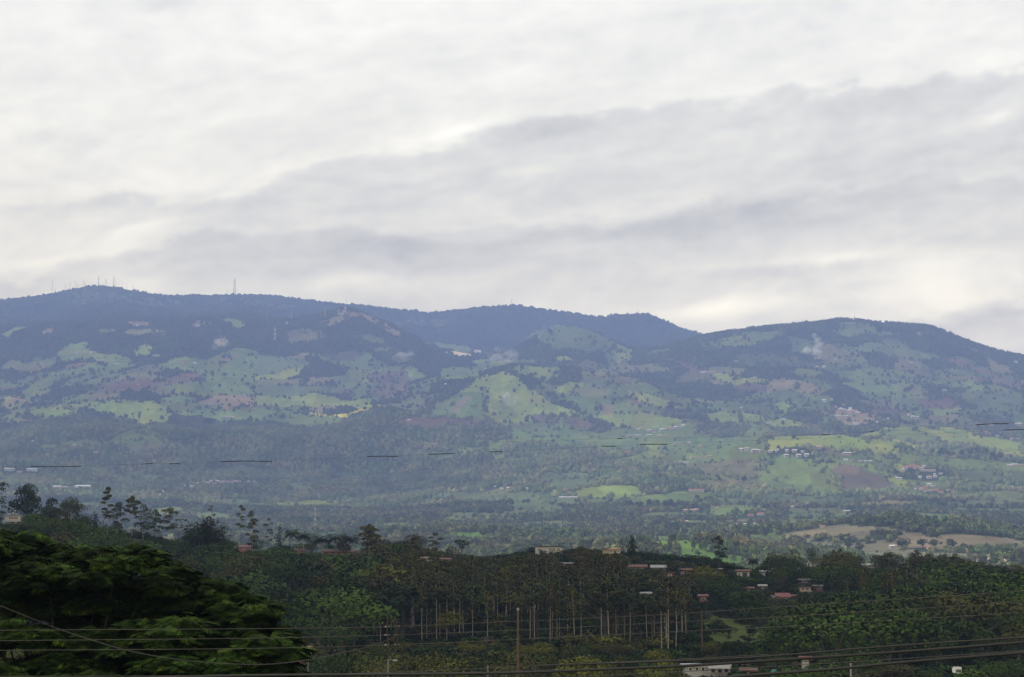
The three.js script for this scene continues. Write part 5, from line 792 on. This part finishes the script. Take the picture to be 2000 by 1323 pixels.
village('beside the green fields at the left', '305,696,13,3,t 195,707,14,2.5,w 228,713,14,2.5,w 355,711,9,4,r 380,711,8,3,w 385,638,9,3,w 268,637,5,3,w 150,691,5,3,w 165,691,6,3,w 178,691,5,3,w 117,795,4,3,w 445,817,28,3.5,t 63,864,4,3,w 145,872,6,3,w 186,886,7,3,w 270,753,4,2,w 119,689,5,3,r', 'farmhouses by the left fields');
village('on the antenna hill and its slopes', '672,612,7,5,t 667,617,5,4,w 560,633,4,3,w 872,690,5,3,r 953,686,5,4,t 803,737,6,2.5,t 799,824,7,3,w 870,752,4,3,w 948,722,4,2,w', 'buildings of the antenna hill');
village('of the hamlet below the green cone', '1247,841,6,3,w 1252,839,5,4,t 1268,843,9,4,w 1277,845,6,3,r 1291,844,5,6,w 1297,841,8,4,w 1310,840,8,5,r 1319,838,7,5,w 1325,837,6,4,r 1334,835,7,5,w 1230,852,12,2.5,t 1246,852,14,2.5,w 1268,853,9,4,w 1288,853,8,3,w 1296,853,6,3,t', 'houses of the hamlet below the cone');
village('of the ridge village at the right', '1610,786,8,5,w 1625,782,4,3,t 1633,799,5,6,r 1640,801,5,4,t 1648,793,5,3,t 1643,802,6,5,w 1636,808,6,4,r 1650,803,5,4,w 1657,804,6,4,r 1661,806,10,6,w 1668,808,14,7,r 1676,810,8,5,w 1684,814,8,5,r 1637,815,12,4,w 1652,816,9,4,w 1661,805,5,9,w 1690,814,5,3,t 1701,823,5,3,w 1673,831,12,4,w 1683,829,7,4,r 1692,828,6,3,t 1735,820,5,3,w 1775,814,4,4,w 1783,817,7,5,w 1791,818,8,5,t 1714,828,4,4,w', 'houses of the right ridge village', { from: 5000 });
village('high on the right mountain', '1375,729,12,3,w 1390,728,14,3,t 1405,732,8,2.5,w 1438,708,5,2.5,w 1597,703,13,3,w 1632,703,5,2,w 1596,720,5,4,w 1610,720,6,4,w 1780,711,5,2,w 1936,832,10,4,w 1990,832,12,5,w 1862,760,5,4,w 1845,765,9,3,w 1985,709,6,3,w 1448,799,4,3,w 1475,740,6,3,w', 'farmhouses high on the right mountain');
village('of the white hamlet above the landslide', '1505,885,8,3,w 1518,882,6,5,w 1537,884,6,5,w 1536,894,8,5,w 1552,884,9,5,w 1560,893,9,6,w 1576,893,8,6,w 1568,885,6,4,w 1600,878,10,6,t 1655,891,16,5,w 1648,891,6,3,t 1652,901,9,4,w 1663,903,7,3,r 1680,902,8,3,t 1690,903,6,3,w 1700,904,7,4,w 1530,822,8,4,w 1500,829,8,3,w 1518,830,6,3,t 1608,858,4,3,w', 'houses of the hamlet above the landslide', { from: 4000 });
village('of the red village right of the landslide', '1768,918,8,6,r 1776,914,7,5,r 1784,912,6,4,r 1790,916,9,6,r 1800,918,8,5,t 1805,914,6,4,w 1764,921,6,4,t 1812,922,30,3,t 1826,930,5,4,w 1838,928,6,3,w 1756,938,12,4,w 1797,936,6,5,w 1815,935,9,5,t 1827,934,7,4,w', 'houses of the red village');
village('of the lower right village', '1800,957,6,4,t 1808,954,7,4,r 1815,950,8,5,w 1823,953,7,4,t 1808,962,7,4,r 1817,961,8,4,t 1828,960,9,4,r 1838,964,10,4,r 1798,966,9,3,t 1812,967,12,3,r 1852,960,6,3,t 1862,962,6,3,r 1788,958,4,3,w 1845,968,6,3,w 1833,969,8,3,w', 'houses of the lower right village');
village('at the right edge of the green slopes', '1925,847,8,5,r 1932,850,7,4,r 1948,853,6,3,t 1978,860,8,5,r 1988,861,7,4,w 1972,912,8,4,w 1982,911,12,4,w 1995,911,6,3,t', 'houses at the right edge of the slopes');
village('on the green fields at centre right', '1110,973,36,3,w 1098,975,8,4,w 1104,959,7,3,r 1360,960,30,4,r 1030,957,4,4,w 1348,999,26,4,t 1361,998,8,4,r 1325,905,10,4,t 1340,906,12,3,w 1385,894,12,3,t 1360,896,22,2.5,t 1325,869,20,3,t 1346,867,6,4,w 1448,882,7,6,w 1459,881,8,7,t 1475,885,14,6,w 1484,884,6,5,t 1400,994,5,3,t 980,957,6,4,w 992,957,5,5,w 967,952,4,2,w', 'farm buildings at centre right');
village('beyond the near hill on the valley floor', '1466,1009,10,4,r 1486,1007,12,5,r 1490,1000,6,5,t 1340,1023,8,6,t 1355,1026,7,5,w 1362,1028,6,4,t 1300,1030,4,4,w 1440,1027,5,3,t 1455,1026,5,3,w 1475,1026,5,3,w 1485,1027,6,2,w 1580,987,8,5,t 1548,993,6,5,t 1655,1001,14,4,w 1607,1031,10,4,r 1742,1072,8,6,w 1748,1070,12,5,t 1815,1074,8,6,r 1822,1073,6,5,r 1448,1074,8,4,w 1978,1109,18,8,t 1968,1110,10,5,w 1995,1032,4,4,w 1912,1022,16,3,t', 'buildings on the valley floor');

/* ---------- single trees that stand out in the fields ---------- */
{
  const shapes = [leafyBall(51, 320, 0.15), leafyBall(52, 320, 0.15), leafyBall(53, 320, 0.15)], stemG = new THREE.CylinderGeometry(0.08, 0.11, 1, 6), M = [leafMat([0.035, 0.055, 0.02]), leafMat([0.05, 0.07, 0.026]), leafMat([0.06, 0.068, 0.032])];
  stemG.translate(0, -0.9, 0); stemG.deleteAttribute('uv');
  const series = (what, list, group, o = {}) => pairs(list).sort((a, b) => a[0] - b[0]).forEach(([x, base, w, h], i, all) => {
    const [u, D] = meet(x, base, o.from ?? 1000, o.to ?? 10500), k = D / FL, s = (i * 5 + Math.round(x)) % 3, label = all.length === 1 ? what : `${ordinal(i, all.length)} of the ${what}`;
    const t = copyOf('ft' + s, (l) => { const e = thing('field_tree', l, 'tree', group); part('trunk', stemG, BARK.dark, e); part('crown', shapes[s], M[s], e); return e; }, label, 'tree', group);
    t.position.set(u * D, heightUD(u, D) + h * k * 0.52, -D); t.scale.set(w * k * 0.52, h * k * 0.52, w * k * 0.52); t.rotation.y = x;
  });
  series('round trees on the yellow edged field', '591,806,16,12 616,803,8,8 646,812,9,16 679,813,14,12 694,812,7,6 632,812,5,5 672,824,8,6 543,806,12,10 525,803,14,8 565,799,5,4', 'round trees on the yellow edged field');
  series('lone trees in the large left pasture', '437,737,14,10 428,724,4,4 452,766,6,6 478,712,8,7 473,749,10,12 484,755,14,8 366,788,12,9 425,789,9,8 468,797,6,6 478,797,9,8 288,803,6,5 314,804,7,6 208,772,9,8 340,771,8,4 395,760,6,4 380,727,5,4', 'lone trees in the large left pasture');
  series('trees along the foot of the left pasture', '528,819,10,9 550,819,20,9 567,819,6,5 505,829,8,6 340,832,16,12 400,826,50,10 490,826,12,14 300,832,10,8', 'trees along the foot of the left pasture');
  series('trees lining the ravine by the cone', '1018,742,12,12 1030,748,14,12 1045,757,14,14 1058,766,14,12 1072,776,14,12 1086,784,14,12 1098,790,12,10 1112,797,12,9 1126,804,12,9 1140,812,10,8 1153,818,9,7 1040,776,5,10 1047,795,7,6 1060,786,5,5', 'trees lining the ravine');
  series('trees dotted above the cone', '925,748,5,6 938,742,6,6 950,748,6,6 955,738,5,6 968,733,6,6 915,760,8,5 930,758,7,5 948,760,6,5 963,727,5,5 983,724,9,7 1000,730,7,6 978,788,10,4 885,714,7,14 898,717,8,10 905,718,6,8', 'trees dotted on the ridge');
  series('tall trees right of the cone', '1238,776,5,10 1265,790,5,12 1267,797,4,10 1295,778,6,10 1312,803,22,18 1290,800,8,8 1302,800,6,6 1352,796,6,14 1345,808,12,12 1378,800,10,12 1435,748,8,12 1093,820,4,8 1071,841,6,9 1080,866,11,8 1111,853,4,4 1119,866,6,6 1244,862,10,7', 'tall trees right of the cone');
  series('clumps on the upper green hill right of centre', '1075,656,14,14 1092,650,6,6 1107,640,6,5 1152,662,10,8 1160,677,14,14 1200,682,14,12 1124,668,8,6 1135,665,9,5', 'clumps on the upper green hill');
  series('upright tree row on the lower fields', '1222,988,8,12 1232,994,14,18 1249,995,14,16 1268,992,15,16 1284,990,10,13 1300,992,12,14 1310,994,16,18 1323,993,8,10 1333,994,10,13 1342,992,10,12 1357,993,16,11 1100,993,26,12 1078,988,12,9 1125,992,14,9 1032,984,12,9 1022,984,12,8 1181,977,7,6 1256,965,10,7 1453,944,13,14 1448,965,8,7', 'row of upright trees');
  series('dark trees on the brown hill', '1766,1075,32,22 1803,1072,24,19 1824,1071,24,16 1860,1073,27,20 1884,1078,20,16 1898,1078,14,13 1680,1078,26,18 1657,1076,24,24 1750,1054,30,16 1712,1046,14,9 1735,1052,18,12 1830,1052,14,10 1838,1066,10,7 1810,1050,6,4 1985,1069,10,8 1978,1068,6,5', 'dark trees on the brown hill', { from: 1500, to: 3400 });
  series('trees on the green knoll behind the spindly tree', '1278,1082,20,14 1340,1064,10,5 1322,1086,20,16 1365,1086,16,7 1430,1074,20,8 1441,1070,12,12 1300,1075,8,4 1345,1090,12,5 1372,1094,8,4 1430,1106,16,6', 'trees on the green knoll', { from: 1100, to: 2900 });
  series('tall trees along the valley fields', '1430,1042,10,12 1464,1040,8,14 1480,1040,12,12 1412,1034,8,9 1354,1042,7,4 1325,1044,14,16 1310,1036,16,14 1320,1036,8,8 1448,1052,10,10 1495,1050,14,12 1518,1046,18,16 1540,1044,14,12 1575,1052,20,8 1560,1058,16,10 1600,1060,20,10 1640,1056,26,8', 'tall trees along the valley fields', { from: 1500, to: 3800 });
  series('bushy trees round the bright valley field', '948,1052,18,16 960,1056,14,12 985,1058,20,18 930,1062,10,8 905,1044,8,6 862,1030,8,14 1050,1040,12,14 1063,1038,10,12 1008,1045,24,12 1090,1040,16,10', 'bushy trees round the bright valley field', { from: 1500, to: 3800 });
  series('dense grove at the right slopes', '1838,893,16,18 1850,893,14,14 1862,896,14,14 1880,895,16,16 1895,892,16,16 1910,890,16,20 1925,894,18,18 1940,898,16,16 1955,900,18,16 1945,902,12,12 1975,900,8,12 1820,888,14,12', 'dense grove at the right end', { from: 4200 });
  series('small conifers on the right slope', '1678,866,3,8 1667,872,3,5 1695,868,4,5 1660,870,3,4 1770,885,6,10 1760,884,5,9 1783,884,5,9 1750,880,5,8 1790,878,4,6 1800,872,6,8 1812,868,5,7 1712,880,5,6 1730,882,5,6 1779,866,6,5 1642,868,3,5', 'small conifers on the right slope', { from: 4200 });
}
/* ---------- smoke and birds ---------- */
function plume(label, list, seed, o = {}) {                   // "px,row,half width,half height": soft overlapping puffs
  const r = rngOf(seed), p = pairs(list), [u, D] = meet(p[0][0], p[0][1] + p[0][3] + 3), d = D - 60, k = d / FL, t = thing('smoke_plume', label, 'smoke'), m = mat([0.7, 0.69, 0.66], { transparent: true, opacity: o.thick ?? 0.055, depthWrite: false }), g = clumpBall(seed, 2, 0.5, -2);
  t.position.copy(at(p[0][0], p[0][1], d)); t.userData.kind = 'stuff'; g.deleteAttribute('color');
  for (const [x, y, w, h] of p) for (let i = 0; i < 9; i++) { const c = at(x + (r() - 0.5) * w * 1.7, y + (r() - 0.5) * h * 1.5, d - r() * 30), e = part('puff', g, m, t), f = 0.22 + 0.4 * r(); e.position.copy(c.sub(t.position)); e.scale.set(w * k * f, h * k * f, w * k * f); e.rotation.set(r() * 0.6, r() * 6.28, r() * 0.6); }
}
plume('pale smoke rising in a bent column high on the right mountain', '1592,690,15,6 1598,682,11,7 1600,673,8,8 1596,664,7,6 1590,657,6,5 1572,686,13,6', 61, { thick: 0.11 });
plume('thin white mist lying over the pasture above the green cone', '975,704,26,5 985,694,22,7 965,698,15,8 990,688,9,7 972,682,6,6', 62);
plume('thin mist patch hanging on the face of the green cone', '992,778,17,10 985,772,10,8 998,787,14,9', 63);
plume('small mist patch over the fields left of the tan field', '784,698,17,8 776,692,10,7 795,692,12,5', 64);
plume('faint mist above the woods in the upper left', '432,668,13,9 428,675,10,7', 65);
{
  const L = new Leaves(), m = mat([0.03, 0.03, 0.03]);
  for (const s of [-1, 1]) { L.face(s * 0.3, 0.06, 0, unit([s, 0.25, 0.1]), [0, 1, 0], 0.13, 0.32, [1, 1, 1]); L.face(s * 0.78, 0.08, 0.05, unit([s, -0.15, 0.25]), [0, 1, 0], 0.1, 0.26, [1, 1, 1]); }
  const wings = L.build(), body = new THREE.SphereGeometry(0.1, 10, 8); body.scale(0.9, 0.9, 3.2);
  pairs('425,155,0.9 481,172,0.7 363,176,0.6 404,194,0.6 415,200,0.5 187,271,0.5 453,347,0.5 44,532,0.9 1178,240,0.6 1623,459,0.7 1699,467,0.8 1903,551,0.8 1797,302,0.5').forEach(([x, y, s], i) => { const where = ['highest soaring bird at upper left', 'bird right of the highest one at upper left', 'bird lower left of the highest one', 'bird just below the highest one', 'lowest of the five birds flocking at upper left', 'lone bird over the left part of the sky', 'lone bird left of centre in the grey cloud', 'bird above the far left end of the skyline', 'bird at the dark cloud edge right of centre', 'left one of two birds over the right hand summit', 'right one of two birds over the right hand summit', 'bird in the bright gap at the far right', 'bird high in the right part of the sky'][i], t = thing('bird', 'tiny dark ' + where, 'bird'); t.position.copy(at(x, y, 420)); part('wings', wings, m, t); part('body', body, m, t); t.rotation.set(0.5, i * 1.3, 0.4 * Math.sin(i * 2)); t.scale.setScalar(s * 0.32); });
}
/* ---------- far woods: masses that nobody could count ---------- */
function clumpBall(seed, sub, rough, low) {           // one crown seen from far: a lumpy ball, flat below
  const r = rngOf(seed), g = new THREE.IcosahedronGeometry(1, sub), p = g.attributes.position, s = r() * 100, c = [];
  for (let i = 0; i < p.count; i++) { const x = p.getX(i), y = p.getY(i), z = p.getZ(i), k = 1 + rough * (noise(x * 1.7 + s + z, y * 1.7 + z * 1.1 - s) + 0.6 * noise(x * 4 - s + z * 2, y * 4 + z * 3 + s)); p.setXYZ(i, x * k, Math.max(low, y * k), z * k); const t = 0.85 + 0.15 * k; c.push(t, t, t); }
  g.deleteAttribute('uv'); g.setAttribute('color', new THREE.Float32BufferAttribute(c, 3)); g.computeVertexNormals(); return g;
}
function leafyBall(seed, n, size) {                   // nearer: the same crown made of leaf clumps
  const r = rngOf(seed), lobes = []; for (let i = 0; i < 11; i++) { const v = ball(r); lobes.push([v[0] * 0.55, v[1] * 0.5 + 0.1, v[2] * 0.55, 0.42, 0.36, 0.42]); } lobes.push([0, 0, 0, 0.7, 0.6, 0.7]);
  const L = new Leaves(); fill(L, r, lobes, n, size, { jitter: 0.5 }); return L.build();
}
{
  const r = rngOf(404), zones = [
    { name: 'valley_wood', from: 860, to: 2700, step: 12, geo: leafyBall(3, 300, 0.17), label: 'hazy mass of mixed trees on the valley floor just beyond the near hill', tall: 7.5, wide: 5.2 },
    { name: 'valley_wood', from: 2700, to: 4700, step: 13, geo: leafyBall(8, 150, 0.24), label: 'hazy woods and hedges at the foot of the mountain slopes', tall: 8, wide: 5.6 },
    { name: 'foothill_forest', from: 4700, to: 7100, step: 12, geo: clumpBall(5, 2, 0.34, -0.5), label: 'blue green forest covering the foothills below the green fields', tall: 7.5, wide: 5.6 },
    { name: 'mountain_forest', from: 7100, to: 10300, step: 12, geo: clumpBall(6, 2, 0.34, -0.5), label: 'dark forest strips and groves between the fields high on the mountainside', tall: 8, wide: 6 },
    { name: 'summit_forest', from: 10300, to: 12900, step: 16, geo: clumpBall(7, 1, 0.3, -0.5), label: 'even dark forest on the slopes right under the skyline', tall: 7, wide: 8.5 },
  ];
  const m4 = new THREE.Matrix4(), q = new THREE.Quaternion(), up = new THREE.Vector3(0, 1, 0), P = new THREE.Vector3(), S = new THREE.Vector3(), C = new THREE.Color();
  for (const z of zones) {
    const list = [];
    for (let D = z.from; D < z.to; D += z.step) for (let X = -0.295 * D; X < 0.295 * D; X += z.step) {
      const x = X + (r() - 0.5) * z.step * 1.3, d = D + (r() - 0.5) * z.step * 1.3, u = x / d, pick = r(), big = r(), tn = r(), tw = r(), s1 = r();
      if (d < 860 || CLEAR.has(Math.round(x / 16) + ',' + Math.round(d / 24))) continue;
      let k = treesAt(u, d); const g = fbm(x / 120 + 6, d / 150, 2);
      if (k >= 1) k = 0.96 - 0.5 * smooth(0.1, 0.5, fbm(x / 300, d / 380 + 20, 2)) * (d < 10300 ? 1 : 0.3);
      else if (k > 0.002) { k = 0.012 + k * (0.15 + 4.5 * smooth(0.12, 0.5, fbm(x / 70 + 16, d / 90, 3))); if (d < 4000) k *= 0.7; const e = 26; if (k < 0.3 && g > -0.25 && (kindAt((x + e) / d, d) !== kindAt(u, d) || kindAt(x / (d + e), d + e) !== kindAt(u, d))) k += d > 6500 ? 0.24 : 0.4; }   // hedges along the edges
      if (pick > k) continue;
      const ridge = (d > 10300 && tw > 0.9 ? 1.9 : 1) + 0.9 * smooth(9300, 9700, d) * (1 - smooth(9900, 10200, d)) * smooth(0.1, 0.14, u), h = z.tall * ridge * (0.55 + big * 0.75 + 0.4 * Math.max(0, g)), lone = k < 0.6 ? 0.45 + 0.75 * tw * tw : 1, w = z.wide * (0.55 + tw * 0.65) * (0.75 + big * 0.4) * lone, y = heightUD(u, d);
      P.set(x, y + h * lone * 0.42, -d); q.setFromAxisAngle(up, s1 * 6.283); S.set(w, h * lone, w * (0.7 + tn * 0.6)); m4.compose(P, q, S);
      const t = (0.6 + 0.75 * tn * tn + 0.6 * fbm(x / 160 + 3, d / 200, 3) + (d > 10300 ? 0.5 * fbm(x / 420, d / 700, 3) : 0)) * (1.1 + 2.0 * (1 - smooth(6200, 7700, d)) + (d < 10200 ? 0.45 * smooth(-0.05, 0.08, u) : 0)), dryHaze = clamp(0.25 + 0.9 * fbm(x / 120 + 50, d / 170, 2), 0, 1) * (d < 7400 ? 1 : 0.5);  // lower woods brightened and browned in colour to stand for denser low haze
      list.push([m4.clone(), lerp(0.03, 0.066, dryHaze) * t, lerp(0.043, 0.058, dryHaze) * t, lerp(0.018, 0.028, dryHaze) * t]);
    }
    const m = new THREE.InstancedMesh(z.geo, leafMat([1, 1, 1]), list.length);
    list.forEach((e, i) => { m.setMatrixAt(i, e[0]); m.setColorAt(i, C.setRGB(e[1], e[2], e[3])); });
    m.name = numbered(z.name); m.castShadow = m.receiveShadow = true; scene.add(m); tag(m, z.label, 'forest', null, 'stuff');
    console.log(z.name, list.length);
  }
}
/* ---------- unseen low clouds, added at left for shade on near hill and left slopes ---------- */
{
  const r = rngOf(808), cm = mat([0.85, 0.85, 0.86]);
  const cloud = (x, y, z, rx, rz, thick) => { const list = []; for (let i = 0; i < 46; i++) { const a = r() * 6.283, q = Math.sqrt(r()), g = clumpBall(900 + i, 2, 0.35, -0.35), s = (0.22 + 0.2 * r()) * (1.15 - 0.5 * q); g.deleteAttribute('color'); g.scale(rx * s, thick * (1.2 - 0.6 * q), rz * s); g.translate(Math.cos(a) * q * rx * 0.85, 0, Math.sin(a) * q * rz * 0.85); list.push(g); } const m = struct('cloud', mergeGeometries(list), cm); m.position.set(x, y, z); };
  const s = sun.position.clone().sub(sun.target.position).normalize(), over = (X, Y, D, h) => [X + s.x / s.y * (h - Y), h, -D + s.z / s.y * (h - Y)];
  { const [x, y, z] = over(0, 20, 530, 1300); cloud(x, y, z, 620, 330, 120); }
  { const [x, y, z] = over(-880, 330, 5900, 2700); cloud(x, y, z, 800, 900, 200); }
}
renderer.render(scene, camera);
